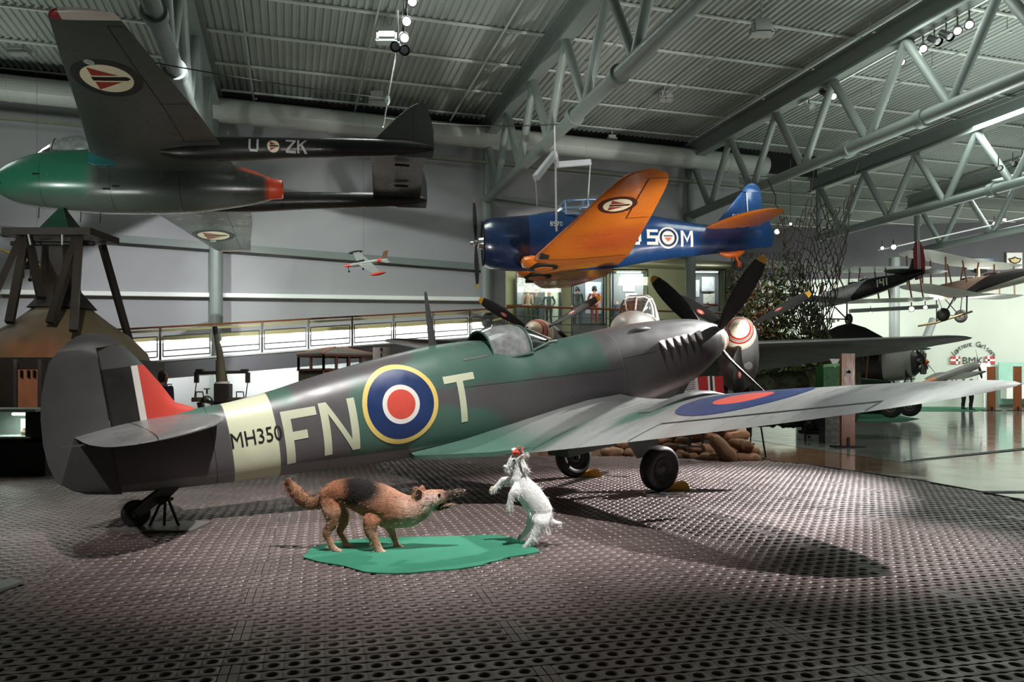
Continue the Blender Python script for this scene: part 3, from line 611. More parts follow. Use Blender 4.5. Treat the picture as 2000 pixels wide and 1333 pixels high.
# canopy: windscreen, sliding hood, rear glazing
def csec(s,zt,w,zb,n=13):
    r=[]
    for i in range(n):
        a=PI*i/(n-1); r.append((w*cos(a)*(1 if abs(cos(a))<.8 else 1),zb+(zt-zb)*sin(a)**.8))
    return r
hood=[(3.93,.655,.275),(4.05,.70,.31),(4.2,.715,.325),(4.38,.705,.33),(4.55,.665,.325)]
def glz(secs,zbf,nm,mat,par):
    mb=MB(); mb.rings([[L(s,y,z) for y,z in csec(s,zt,w,zbf(s))] for s,zt,w in secs],0,False,False); return mb.build(nm,mat,par,60)
zrim=lambda s: SF.ztop(s,.30)-.02
hd=glz(hood,lambda s:.30+.0*s,'sliding_hood',m_cgl,sp)
ws=glz([(3.44,.42,.16),(3.6,.49,.21),(3.78,.585,.25),(3.93,.655,.275)],lambda s:.32,'windscreen',m_cgl,sp)
def hoop(s,zt,w,zb,r=.016): mb=MB(); mb.tube([L(s,y,z) for y,z in csec(s,zt,w,zb)],r,8); return mb
hoop(3.94,.66,.28,.30,.022).build('windscreen_arch',m_gr,ws,50); hoop(4.55,.668,.33,.28,.016).build('hood_rear_hoop',m_gr,hd,50)
mb=MB(); 
for y in(-1,1): mb.tube([L(3.44,y*.15,.40),L(3.6,y*.205,.40),L(3.93,y*.28,.33)],.02,6)
mb.build('windscreen_sill',m_gr,ws,50)
mb=MB()
for y in(-1,1): mb.tube([L(3.46,y*.05,.43),L(3.92,y*.15,.63)],.012,6)
mb.build('windscreen_post',m_gr,ws,50)
for y in(1,-1):
    mb=MB(); mb.tube([L(3.95,y*.31,.30),L(4.56,y*.335,.28)],.02,6); mb.build('hood_rail',m_gr,hd,50)
    mb=MB(); q=[(4.62,.36),(4.98,.35),(5.07,.52),(4.76,.555)]; vs=[]
    for a,b in q: v=SF.side(a,min(b,.54),y,.006); vs.append(v)
    mb.add(vs,[(0,1,2,3)]); mb.build('rear_window',M('dim_window',(104,108,108),.12,var=.5,scale=7),sp)
mb=MB(); mb.add([L(3.55,-.22,.43),L(4.5,-.26,.50),L(4.5,.26,.50),L(3.55,.22,.43)],[(0,1,2,3)]);  # dark sheet on the closed fuselage stands in for the shaded cockpit opening
mb.box(L(4.44,0,.56),(.05,.24,.2)); mb.box(L(3.72,0,.46),(.1,.3,.08)); mb.build('cockpit_interior',m_dgrey,sp)
mb=MB(); mb.tube([L(3.75,.0,.5),L(3.78,.0,.58)],.03,8); mb.box(L(3.8,0,.6),(.02,.1,.08)); mb.build('gunsight',m_dgrey,sp)
# exhausts
for y in(1,-1):
    for k in range(6):
        s=1.74-k*.155; z=.115+k*.008; a=SF.side(s,z,y,-.02); R=[]
        for t,w in((0,.75),(.06,.95),(.11,1.05)): R.append([a+Vector((-t*.55,-t*y*(1.0-dz*6),0))+Vector((-dx*w,0,dz*w)) for dx,dz in((-.055,.062),(.0,.066),(.055,.056),(.03,-.01),(.006,-.072),(-.02,-.02))])
        mb=MB(); mb.rings(R); mb.build('exhaust_stack',M('exhaust_lit_white',(238,232,228),.5,var=.15,scale=12),sp,50)  # near-white colour carries the top light on the stacks
    a=SF.side(2.02,.355,y,-.02); mb=MB(); mb.rings([[L(s,y*(.30+.03*cos(2*PI*j/10)),.345+.02*sin(2*PI*j/10)) if 0 else L(s,y*(abs(a.y)+.035*cos(2*PI*j/10)*k),a.z+.05*sin(2*PI*j/10)*k) for j in range(10)] for s,k in((1.80,.15),(1.9,1),(2.1,1.1),(2.22,.4))]); mb.build('cowling_blister',m_sf,sp,60)
# spinner and propeller
mb=MB(); pr=[(0,.0),(.012,.05),(.05,.105),(.1,.155),(.13,.18),(.15,.195),(.165,.205),(.18,.213),(.195,.222),(.24,.245),(.34,.283),(.41,.295),(.412,.1)]
mb.lathe(pr,(0,0,0),(-1,0,0),32,mis=[0,0,0,0,1,0,2,0,1,0,0,0]); mb.build('spinner',[m_cream,m_red,m_black],sp,45)
PH=math.radians(44.2)
for k in range(4):
    a=PH+k*PI/2; d=L(0,sin(a),cos(a)); mb=MB(); blade(mb,L(.30,0,0),d,Vector((1,0,0)),1.635,.2,.27,tw0=-1.1,tw1=-.45,tipfrac=.93); mb.build('propeller_blade',[m_blk,m_yel],sp,45)
# radio mast
mb=MB(); mb.rings([[L(5.19+dx*k,dy*k,z) for dx,dy in((-.04,0),(0,.016),(.05,0),(0,-.016))] for z,k in((.55,1.25),(.9,.9),(1.2,.45),(1.235,.3))]); mb.build('antenna_mast',M('mast_grey',(72,72,72),.5),sp)
# undercarriage
for y in(1,-1):
    zc=-1.455; w=wheel('main_wheel',sp,L(2.60,y*.93,zc),(0,1,0.10*y),.305,.20,m_tyre,m_hub)
    mb=MB(); mb.tube([L(2.62,y*.80,zc),L(2.72,y*.72,-1.05),L(2.80,y*.66,-.70)],[.04,.05,.062],12); mb.tube([L(2.60,y*.95,zc),L(2.62,y*.78,zc)],.035,10); mb.build('landing_leg',M('leg_dark',(58,60,60),.4,metal=.4),sp,45)
    mb=MB(); R=[]; mb.plate([(2.95,-.75),(2.5,-.75),(2.43,-1.1),(2.5,-1.3),(2.85,-1.28),(2.96,-1.05)],.02,Vector((0,-y*.72,0)),Vector((-1,0,0)),Vector((0,.06*y,1)).normalized()); mb.build('leg_fairing',m_sw,sp)
mb=MB(); mb.box(L(3.85,.95,-.83),(.75,.42,.22)); mb.build('radiator',m_sw,sp)
mb=MB(); mb.box(L(3.85,-.95,-.83),(.75,.42,.22)); mb.build('radiator',m_sw,sp)
wheel('tail_wheel',sp,L(8.72,.0,-.625),(0,1,0),.135,.09,m_tyre,m_hub)
mb=MB(); mb.bar(L(8.72,.07,-.62),L(8.40,.05,-.45),.02,.1); mb.bar(L(8.72,-.07,-.62),L(8.40,-.05,-.45),.02,.1); mb.bar(L(8.52,0,-.56),L(8.3,0,-.40),.12,.1); mb.build('tail_wheel_fork',M('leg_dark',(58,60,60)),sp)
# rigging plate and stand under the tail wheel, chocks, wheel plates
p=gnd(318,1036); 
tpz=empty('tail_support',(-3.45,7.62,0)); mb=MB(); mb.box((0,.0,.012),(.75,.5,.02)); mb.build('base_plate',M('plate_steel',(120,116,110),.45,metal=.3),tpz)
mb=MB()
for a in(-.09,0,.09): mb.tube([(a*1.6,0,.02),(a*.35,.02,.28)],.014,8)
mb.box((0,.02,.28),(.12,.1,.03)); mb.build('tie_down_stand',m_black,tpz); tag(tpz,'steel plate with a black tie-down stand under the fighter tail wheel','stand')
def chock(x,y,rot,label):
    r=empty('wheel_chock',(x,y,.004)); r.rotation_euler=(0,0,rot); mb=MB(); mb.plate([(-.17,0),(.17,0),(.13,.10),(.07,.12),(-.10,.07)],.13,(0,0,0),(1,0,0),(0,0,1)); mb.build('block',M('chock_yellow',(206,150,36),.5,var=.15,scale=8),r)
    mb=MB(); mb.tube([(.17,0,.06),(.28,.02,.01),(.42,-.1,.008),(.6,-.12,.008)],.006,6); mb.build('cord',m_black,r); return tag(r,label,'wheel chock','yellow wheel chocks')
g1=gnd(1322,958); g2=gnd(1152,932); chock(g1.x,g1.y,.0,'yellow chock against the nearer main wheel of the fighter'); chock(g2.x,g2.y,.1,'yellow chock against the far main wheel of the fighter')
mb=MB(); g=gnd(1300,968); mb.box((g.x,g.y,.010),(.55,.35,.012),0); tag(mb.build('steel_plate',m_chrome),'flat shiny steel plate under the nearer main wheel','plate')
mb=MB(); a=gnd(-60,1130);  mb.add([gnd(-80,1131,.03),gnd(48,1134,.03),gnd(0,1152,.03),gnd(-80,1180,.03)],[(0,1,2,3)]); v=[Vector(x)-Vector((0,0,.02)) for x in mb.v]; mb.add(v,[(0,3,2,1)]); mb.add(mb.v[:8],[(0,1,5,4),(1,2,6,5),(2,3,7,6)]); tag(mb.build('cover_plate',M('plate_grey',(120,122,118),.5)),'grey flat plate lying on the matting at the left picture edge','plate')
# ---------------------------------------------------------------- twin-boom jet
QV=(-11.2984,16.6159,5.9429,3.3027,-.0031,.138)
VG=(64,92,78); VD=(66,70,66)
m_vf=M('jet_pod_paint',(104,112,106),.24,layers=[('box',[xlt(2.45),zgt(.02)],.10,(48,112,84)),('box',[xlt(2.2),zgt(-.5)],.22,(52,122,94)),('box',[xgt(2.3),zgt(-.42)],.14,VD),('half',(-1,0,0),5.80,.10,(214,84,50)),('ell',(-5.72,0,.27),(.62,.45,.15),.25,(214,84,50)),
 ('box',[xgt(4.02),xlt(4.03)],.003,(36,38,36)),('box',[xgt(2.62),xlt(2.63),zlt(.0)],.003,(36,38,36)),('box',[xgt(1.2),xlt(1.21),zlt(.1)],.003,(40,60,50))],bend=.12,var=.10,scale=1.5,rvar=.05)
m_vw=M('jet_wing_paint',(72,78,73),.30,layers=[('ell',(-3.6,-3.8,0),(1.6,1.2,2),.4,(62,84,72)),('ell',(-4.5,2.5,0),(.9,1.6,2),.4,(82,84,82))],bend=.15,var=.10,scale=1.4,rvar=.05)
m_org=M('jet_orange',(226,84,52),.35,var=.1); m_crm=M('roundel_cream',(226,216,184),.4,var=.06); m_rng=M('roundel_ring',(40,42,44),.5); m_dr=M('roundel_red',(150,52,44),.42,var=.1)
vp=empty('twin_boom_jet',mat=posem(QV)); tag(vp,'green and grey twin-boom jet with raised wing on a tall pedestal','aeroplane')
def norw(mb,fn,cx,cy,r,ms,ring=1.0,flip=1,off=.004,n=40):
    a,b,c,d=ms; vs,fs=disc(r*.74,r*ring,n,2); mb.add([fn(cx+x,cy+y,off) for x,y in vs],fs,a)
    vs,fs=disc(0,r*.74,n,4); mb.add([fn(cx+x,cy+y,off) for x,y in vs],fs,b); q=r*.72
    for P,m in(([(-.55,.82),(-.55,.24),(.52,.24)],c),([(-.55,-.82),(-.55,-.24),(.52,-.24)],c),([(-.6,.14),(-.6,-.14),(.8,-.14),(.95,0),(.8,.14)],d)):
        vs,fs=clip_poly([[(x*q*flip,y*q) for x,y in P]],q*.3); mb.add([fn(cx+x,cy+y,off+.003) for x,y in vs],fs,m)
VF=Fus([(.0,-.19,-.11,.03),(.06,-.30,.0,.14),(.2,-.40,.10,.25),(.45,-.53,.28,.38),(.8,-.64,.44,.48),(1.2,-.69,.56,.55),(1.7,-.73,.62,.60),(2.4,-.75,.66,.63),(3.2,-.73,.66,.63),(4.1,-.67,.58,.56),(4.9,-.55,.46,.46),(5.5,-.43,.31,.35),(5.85,-.32,.18,.27)],n=2.1)
mb=MB(); VF.mesh(mb,60,40); mb.build('pod',m_vf,vp,40)
mb=MB(); mb.lathe([(5.78,.235),(5.85,.24),(6.1,.215),(6.12,.20),(6.08,.185),(5.9,.18)],L(0,0,-.075),(-1,0,-.0),28,cap=False); mb.build('jet_pipe',m_org,vp,40)
mb=MB(); mb.lathe([(5.88,.0),(5.90,.18)],L(0,0,-.075),(-1,0,0),24,cap=False); mb.build('jet_pipe_core',m_dark,vp)
VST=[(y,le,te-le,.12+.033*max(0,y-1),.13-.003*y,0) for y,le,te in((.3,2.2,5.2),(1.0,2.38,5.18),(1.5,2.5,5.15),(2.2,2.66,5.06),(3.0,2.84,4.96),(3.7,2.99,4.83),(4.5,3.15,4.67),(5.2,3.31,4.55),(5.70,3.42,4.46))]
for sd in(-1,1):
    W=Wing(VST,sd); mb=MB(); W.mesh(mb,18,0,30); fn=lambda x,y,off: W.on(x,y,False,off)
    norw(mb,fn,3.74,4.13,.56,(1,2,3,4))
    for y,f0,f1 in((5.55,.74,.98),(3.3,.74,.98),(1.9,.7,.98)):
        le,c=W.par(y)[:2]; xs_=np.linspace(le+c*f0,le+c*f1,6); mb.add([fn(x,y,.004) for x in xs_]+[fn(x,y+.014,.004) for x in xs_],[(i,i+1,7+i,6+i) for i in range(5)],5)
    ys_=np.linspace(1.9,5.55,12); mb.add([fn(W.par(y)[0]+W.par(y)[1]*.74,y,.004) for y in ys_]+[fn(W.par(y)[0]+W.par(y)[1]*.74+.016,y,.004) for y in ys_],[(i,i+1,13+i,12+i) for i in range(11)],5)
    mb.build('wing',[m_vw,m_rng,m_crm,m_dr,m_black,M('jet_panel_line',(36,38,36),.5)],vp,40)
    e=.36 if sd==-1 else .36
    tip=[(5.70,3.42,1.04,.275,.12,0),(5.80,3.47,.98,.278,.115,0),(5.87,3.55,.86,.28,.10,0),(5.90,3.68,.6,.28,.05,0)]
    T=Wing(tip,sd); mb=MB(); T.mesh(mb,14,0,8); o=mb.build('wing_tip',M('tip_pale',(206,196,184),.4,layers=[('half',(1,0,0),-3.62,.005,(150,40,40))] ),vp,50)
    mb=MB(); P=W.on(3.62,4.62 if sd<0 else 4.62,False,0); mb.lathe([(0,.085),(.012,.085),(.03,.05),(.035,0)],P,(0,0,-1),16); mb.build('landing_lamp',M('lamp_lens',(200,205,205),.15,metal=.5,var=.3,scale=40),vp,40)
    # root air intake
    mb=MB(); R=[]
    for s,k in((2.30,.75),(2.40,.95),(2.60,1.0),(3.1,.6)): R.append([L(s+.10*max(0,cos(2*PI*j/16)),sd*(.92+.34*cos(2*PI*j/16)*k),.12+.17*sin(2*PI*j/16)*k) for j in range(16)])
    mb.rings(R,0,False); mb.add([R[1][j]+Vector((-.02,0,0)) for j in range(16)],[tuple(range(16))],1); mb.build('air_intake',[M('intake_teal',(44,110,112),.25),m_dark],vp,50)
    B=Fus([(3.9,-.02,.28,.10),(4.4,-.11,.37,.21),(5.0,-.09,.40,.235),(6.4,.03,.46,.205),(7.9,.13,.51,.17),(8.8,.2,.53,.13),(9.3,.29,.48,.07),(9.48,.34,.42,.02)],y0=sd*1.5); mb=MB(); B.mesh(mb,30,24)
    if sd==-1:
        bf=lambda x,z,off=.004: B.side(x,z,-1,off)
        for ch,s0 in(('U',5.66),('Z',6.40),('K',6.63)):
            for P in strokes(ch,.26,.20,.042):
                vs,fs=clip_poly([[(s0+x,.055+(s0-5.66)*.03+y) for x,y in P]],.06); mb.add([bf(x,y,.006) for x,y in vs],fs,1)
        norw(mb,bf,6.15,.185,.165,(2,3,4,2))
        vs,fs=text2d('V0184',.2); sx=.60/max(v[0] for v in vs); mb.add([bf(6.98+x*sx,.14+y,.005) for x,y in vs],fs,5)
    mb.build('tail_boom',[M('boom_dark',(40,41,40),.35,var=.12,scale=2,layers=[('box',[xgt(7.6),zgt(.44)],.05,(186,170,166))]),M('letter_grey',(188,188,184),.5),m_rng,m_crm,m_dr,M('faint_black',(18,18,18),.6)],vp,40)  # pale strip on the rear boom top is a painted highlight
    levels('fin',[(.16,8.75,9.46,.04),(.30,8.4,9.49,.08),(.45,8.15,9.50,.09),(.80,8.46,9.49,.075),(1.05,8.68,9.44,.065),(1.25,8.90,9.38,.05),(1.38,9.08,9.33,.03),(1.42,9.17,9.28,.01)],M('jet_fin_grey',(86,88,88),.4,layers=[('box',[xgt(9.045),xlt(9.057)],.003,(50,50,50))],var=.1),sd*1.5,parent=vp)
W=Wing([(-1.46,8.14,1.18,.42,.10),(1.46,8.14,1.18,.42,.10)],1); mb=MB(); W.mesh(mb,16,0,12); mb.build('tailplane',M('jet_tailplane',(62,68,66),.35,layers=[('box',[xgt(8.72),xlt(8.735)],.003,(30,30,30))],var=.14),vp,40)
for y in(-.7,.5):
    mb=MB(); mb.tube([L(8.66,y,.33),L(8.98,y+.05,.34)],.03,8); mb.build('tailplane_hinge',m_black,vp,40)
# canopy
def bub(secs,zb,nm,mat,n=15):
    mb=MB(); mb.rings([[L(s,w*cos(PI*i/(n-1)),zb(s)+(zt-zb(s))*sin(PI*i/(n-1))**.85) for i in range(n)] for s,zt,w in secs],0,False,False); return mb.build(nm,mat,vp,60)
zb=lambda s:.42+.1*min(1,max(0,s-1))
hood_=bub([(1.32,.88,.30),(1.5,.95,.345),(1.75,.98,.36),(2.0,.955,.345),(2.25,.86,.28),(2.42,.72,.16)],zb,'canopy_hood',glass('jet_canopy',(.8,.85,.9),.55,.12,.4))
bub([(.93,.52,.13),(1.1,.70,.22),(1.32,.88,.30)],zb,'windscreen',m_cgl)
mb=MB(); mb.tube([L(1.32,.30*cos(PI*i/14),zb(1.3)+(.88-zb(1.3))*sin(PI*i/14)**.85) for i in range(15)],.02,6); mb.tube([L(.93,-.13,.45),L(1.32,-.30,.47)],.018,6); mb.tube([L(1.32,-.32,.48),L(2.3,-.30,.56)],.02,6); mb.build('canopy_frame',M('frame_grey_green',(90,100,96),.4),vp,50)
for s in(1.0,1.40,1.85,2.25):
    mb=MB(); z=VF.sec(s)[0]; mb.tube([L(s,.05,z+.02),L(s,.05,z-.24)],.009,6); mb.build('whip_aerial',m_black,vp)
for s,z in((.35,-.28),(1.15,-.14),(2.55,-.42),(2.75,-.36)):
    mb=MB(); a=VF.side(s,z,-1,.0); mb.box(a,(.14,.03,.03)); mb.build('vent_fairing',m_black,vp)
# ---------------------------------------------------------------- pedestal tower below it
twx=at(122,460,16.7); tw=empty('pedestal_tower',(twx.x,16.7,-.03)); tag(tw,'dark timber-legged tower with flared rusty base holding up the jet','tower')
m_tb=M('tower_brown',(48,40,34),.6,var=.25,scale=2); m_rust=M('tower_rust',(120,104,80),.6,layers=[('ell',(.3,-1.3,1.85),(.9,2,.55),.5,(150,100,66)),('ell',(-.8,-1,1.6),(.8,2,.6),.5,(112,116,84))],bend=.5,var=.25,scale=1.5,bump=.2,bscale=5)
zt=lambda py: H-(py-YH)/F*16.7+.03
zp=zt(462)
mb=MB(); mb.rings([[(a*h,b*h,z) for a,b in((-1,-1),(1,-1),(1,1),(-1,1))] for z,h in((zp+.1,.33),(zt(409),.06),(zt(404),.06))]); mb.build('pyramid_mount',M('mount_green',(46,84,66),.4,var=.1),tw)
mb=MB(); mb.box((0,0,zp),(1.86,1.2,.15)); mb.box((0,-.3,zp-.2),(1.5,.12,.1)); mb.build('platform',m_tb,tw)
mb=MB(); mb.tube([(-.88,-.35,zp-.22),(.88,-.35,zp-.22)],.05,10); mb.build('roller',m_black,tw,40)
mb=MB(); mb.bar((-.35,-.62,zp-.08),(-.3,-.62,zp-.3),.03,.03); mb.bar((.36,-.62,zp-.08),(.36,-.62,zp-.3),.03,.03); mb.build('pale_bracket',M('pale_metal',(176,186,170),.5),tw)
def ring4(z,h,k=.25): 
    r=[]
    for i in range(4):
        a=PI/4+i*PI/2
        for d in(-k,k): r.append((h*1.35*cos(a+d),h*1.35*sin(a+d),z))
    return r
mb=MB(); mb.rings([ring4(z,h) for z,h in((zt(480),.21),(zt(545),.22),(zt(570),.27),(zt(604),.50))]); mb.build('column',m_tb,tw,30)
ring8=lambda z,h:[(h*1.12*cos(PI/8+i*PI/4),h*1.12*sin(PI/8+i*PI/4),z) for i in range(8)]
mb=MB(); mb.rings([ring8(z,h) for z,h in((zt(600),.46),(zt(632),.84),(zt(655),1.17),(zt(690),1.50),(zt(708),1.56))]); mb.build('flared_skirt',m_rust,tw,30)
mb=MB(); mb.rings([ring4(z,h) for z,h in((zt(704),1.5),(.0,1.55))]); mb.build('base_housing',M('tower_base',(58,52,46),.6,var=.2),tw,30)
for a,b in(((-.62,-.45,zp-.1),(-1.28,-1.05,zt(690))),((-.55,-.4,zp-.1),(-.30,-1.3,zt(640))),((-.5,-.4,zp-.1),(.0,-.75,zt(590))),((.62,-.45,zp-.1),(.98,-1.3,zt(655))),((.55,-.4,zp-.1),(.46,-1.2,zt(640))),((.52,-.3,zp-.1),(.22,-.6,zt(580))),((-.62,.45,zp-.1),(-1.15,1.0,zt(690))),((.62,.45,zp-.1),(1.05,1.0,zt(690))),((-1.28,-1.05,zt(690)),(-1.42,-1.3,0.1))):
    mb=MB(); mb.bar(a,b,.15,.12); mb.build('timber_leg',m_tb,tw)
mb=MB(); a=at(-25+65,726,13.9); b=at(77,805,13.9)
bd=empty('rusty_board',(at(57,760,13.2).x,13.2,.0)); mb.box((0,0,1.25),(.34,.08,.85)); mb.build('board',M('board_orange',(172,104,66),.55,var=.3,scale=4,stretch=(2,1,.6)),bd); 
mb=MB(); mb.box((-.21,0,1.0),(.06,.1,1.7)); mb.box((.21,0,1.0),(.06,.1,1.7)); mb.box((0,0,.08),(.6,.4,.16)); mb.build('frame',m_tb,bd)
for x in(-.1,.02,.12):
    mb=MB(); mb.box((x,-.06,1.6),(.02,.05,.13)); mb.build('hook',m_black,bd)
tag(bd,'rusty orange upright board standing behind the lit display case','board')
dc=empty('display_cabinet',(-7.9,12.2,-.03)); tag(dc,'dark floor cabinet with a lit glass display box at the left edge','cabinet')
q=lambda px,py:(at(px,py,11.9)-Vector((-7.9,12.2,-.03)))
mb=MB(); x0=q(-60,900).x; x1=q(92,900).x; z1=q(0,857).z; mb.box(((x0+x1)/2,.1,z1/2),(x1-x0,.9,z1)); 
mb.box((q(75,850).x,.1,(z1+q(0,806).z)/2),(q(97,0).x-q(54,0).x,.9,q(0,806).z-z1+.1)); mb.build('body',M('cabinet_black',(26,25,24),.5),dc)
mb=MB(); z2=q(0,804).z; mb.box((q(30,0).x-.2,-.05,z2+.02),(1.3,.95,.04)); mb.build('lid',M('pale_metal',(176,186,170)),dc)
mb=MB(); mb.box((q(20,0).x-.1,.25,(z1+z2)/2),(.9,.02,z2-z1)); mb.box((q(20,0).x-.1,-.1,z1+.02),(.9,.7,.03)); mb.build('back_panel',M('case_lining',(150,160,152),.6),dc)
mb=MB(); mb.tube([(q(8,0).x,-.1,z2-.05),(q(50,0).x,-.1,z2-.05)],.02,8); mb.build('strip_lamp',M('case_lamp',(240,255,245),.4,emit=12),dc)
mb=MB(); mb.box((q(20,0).x-.1,-.33,(z1+z2)/2),(.9,.012,z2-z1)); mb.build('glass_pane',glass('case_glass',(.95,1,.98),.05,.02),dc)
mb=MB(); mb.box((q(24,0).x,.1,z1+.17),(.24,.02,.24)); mb.build('info_card',M('card_cream',(220,218,190),.7),dc)
mb=MB(); mb.lathe([(0,.05),(.06,.06),(.1,.03),(.12,.03)],(q(33,0).x,-.1,z1+.03),(0,0,1),14); tag(mb.build('small_relic',m_rust,None,40,loc=Vector((-7.9,12.2,-.03))),'small rusty relic inside the lit display box','relic')
lamp('AREA',at(26,812,12.0),at(26,850,12.0),6,(.95,1,.97),.35,name='case_light')
# ---------------------------------------------------------------- orange-winged trainer
QH=(-1.1348,21.5122,5.3775,3.2423,-.0286,.0641)
ORG=(208,112,34); BLU=(30,66,116)
hv=empty('trainer_plane',mat=posem(QH)); tag(hv,'blue trainer plane with orange wings hung from the roof nose left','aeroplane')
m_hb=M('trainer_blue',BLU,.25,var=.1,scale=1.5,rvar=.08,layers=[('box',[xlt(1.55)],.004,(22,38,66)),('box',[xgt(6.45),xlt(8.0),zlt(.30)],.25,(20,34,66)),('box',[xgt(1.55),xlt(1.57)],.003,(14,22,40)),('box',[xgt(2.3),xlt(2.31)],.003,(20,40,76)),('box',[xgt(6.42),xlt(6.43)],.003,(20,36,66))],coat=.4,bend=.2)  # soft navy patch low on the rear fuselage is painted shading
m_ho=M('trainer_orange',ORG,.30,var=.12,scale=1.2,rvar=.1,layers=[('ell',(-3.4,2.6,-.5),(1.0,.8,1),.5,(196,92,40)),('ell',(-3.3,-.3,-.7),(.9,.9,1),.6,(226,150,36))],bend=.4,coat=.35,bump=.04,bscale=7)
HF=Fus([(.32,-.62,.58,.60),(.36,-.66,.62,.64),(.55,-.72,.67,.68),(1.0,-.78,.71,.70),(1.5,-.80,.75,.66),(1.6,-.80,.76,.62),(2.4,-.82,.88,.52),(3.2,-.80,.74,.50),(4.0,-.76,.73,.46),(5.1,-.58,.74,.39),(5.75,-.49,.62,.33),(6.85,-.40,.46,.22),(8.0,-.27,.38,.10),(8.45,-.20,.32,.04)],n=2.2)
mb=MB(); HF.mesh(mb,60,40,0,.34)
hs=lambda x,z,off=.004: HF.side(x,z,-1,off)
def hl(ch,s0,z0,h,w,t,mi=1):
    for P in strokes(ch,h,w,t):
        vs,fs=clip_poly([[(s0+x,z0+y) for x,y in P]],.07); mb.add([hs(x,y,.006) for x,y in vs],fs,mi)
hl('S',4.92,-.19,.44,.33,.085); hl('M',5.93,-.23,.46,.37,.075); hl('U',4.42,-.19,.44,.33,.085)
vs,fs=disc(.255,.305,40,1,5.55,.02); mb.add([hs(x,y) for x,y in vs],fs,1); vs,fs=disc(.19,.255,40,1,5.55,.02); mb.add([hs(x,y) for x,y in vs],fs,2)
vs,fs=disc(0,.19,40,3,5.55,.02); mb.add([hs(x,y) for x,y in vs],fs,1)
for P,m in(([(-.13,.03),(.13,.03),(.13,.06),(-.13,.06)],2),([(-.12,0),(.11,0),(0,-.12)],3)):
    vs,fs=clip_poly([[(5.55+x,.02+y) for x,y in P]],.06); mb.add([hs(x,y,.007) for x,y in vs],fs,m)
vs,fs=text2d('8570',.2); sx=.36/max(v[0] for v in vs); mb.add([hs(2.16+x*sx,.335+y,.006) for x,y in vs],fs,1)
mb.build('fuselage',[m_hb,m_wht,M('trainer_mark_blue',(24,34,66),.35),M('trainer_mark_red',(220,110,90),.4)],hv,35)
mb=MB(); mb.lathe([(.30,.63),(.34,.60),(.42,.55),(.5,.3),(.5,.0)],L(0,0,-.02),(-1,0,0),32,cap=False); mb.build('cowl_opening',m_dark,hv,40)
for k in range(9):
    a=2*PI*k/9; mb=MB(); mb.lathe([(.18,.1),(.2,.11),(.28,.11),(.3,.12),(.38,.12),(.4,.1),(.5,.09)],L(.46,0,-.02),L(0,sin(a),cos(a)),10); mb.build('engine_cylinder',M('engine_grey',(60,60,60),.4,metal=.6),hv,40)
mb=MB(); mb.lathe([(-.05,.0),(-.03,.05),(.05,.06),(.08,.1),(.16,.1),(.2,.16),(.34,.18)],L(0,0,0),(-1,0,0),20); mb.build('propeller_hub',m_chrome,hv,40)
for d in(1,-1): mb=MB(); blade(mb,L(.12,0,0),L(0,.12*d,1*d),Vector((1,0,0)),1.32,.1,.19,tw0=.9,tw1=.5,tipfrac=.9); mb.build('propeller_blade',[m_blk,m_yel],hv,45)
HST=[]
for y,le,te in((0,1.58,4.12),(.7,1.58,4.12),(1.42,1.62,4.12),(2.2,1.82,4.08),(3.0,2.03,4.04),(3.9,2.26,4.0),(4.7,2.45,3.95),(5.4,2.63,3.90),(5.85,2.76,3.85),(6.1,2.88,3.78),(6.25,3.0,3.7),(6.36,3.15,3.58),(6.4,3.3,3.42)): HST.append((y,le,te-le,-.70+.118*max(0,y-1.42),.145-.008*y))
for sd in(-1,1):
    W=Wing(HST,sd); mb=MB(); W.mesh(mb,18,0,40); fn=lambda x,y,off: W.on(x,y,False,off)
    def seam(ya,yb,xa,xb,wd=.02,mi=1,n=10):
        P=[(xa+(xb-xa)*i/(n-1),ya+(yb-ya)*i/(n-1)) for i in range(n)]; dx,dy=(xb-xa),(yb-ya); l=math.hypot(dx,dy); ox,oy=-dy/l*wd,dx/l*wd
        mb.add([fn(x,y,.005) for x,y in P]+[fn(x+ox,y+oy,.005) for x,y in P],[(i,i+1,n+1+i,n+i) for i in range(n-1)],mi)
    seam(1.42,1.42,1.7,4.0,.025); seam(3.95,6.0,3.42,3.40,.03); seam(3.95,3.95,3.42,3.96,.025); seam(6.0,6.0,3.40,3.8,.02)
    for y in(2.2,3.0): seam(y,y,2.0+.1*y,3.3,.008,5)
    norw(mb,fn,3.02,4.75,.44,(1,2,3,1),flip=1,off=.006)
    mb.build('wing',[m_ho,M('seam_dark',(70,30,16),.5),m_crm,m_dr,m_black,M('seam_faint',(150,74,26),.5)],hv,40)
    P=W.on(1.98,1.6,False,.0); mb=MB(); mb.box(P+Vector((.18,0,.03)),(.22,.28,.10)); mb.build('gun_port',m_dark,hv)
    c=L(1.92,sd*.62,-.80); mb=MB(); mb.lathe([(-.03,.33),(.0,.40),(.07,.40),(.09,.30),(.085,.0)],c,(0,0,-1),28); mb.build('wheel_tyre',m_tyre,hv,40)
    mb=MB(); mb.lathe([(.07,.27),(.10,.25),(.105,.1),(.11,.0)],c,(0,0,-1),28); mb.build('wheel_cover',m_ho,hv,40)
    mb=MB(); mb.rings([[L(1.30+.7*k+dx,sd*(.62+w*cos(2*PI*j/12)),-.70+h*sin(2*PI*j/12)) for j in range(12)] for k,w,h,dx in((0,.1,.05,0),(.1,.34,.14,0),(.4,.43,.17,0),(1,.43,.10,0))]); mb.build('wheel_bay_fairing',m_ho,hv,50)
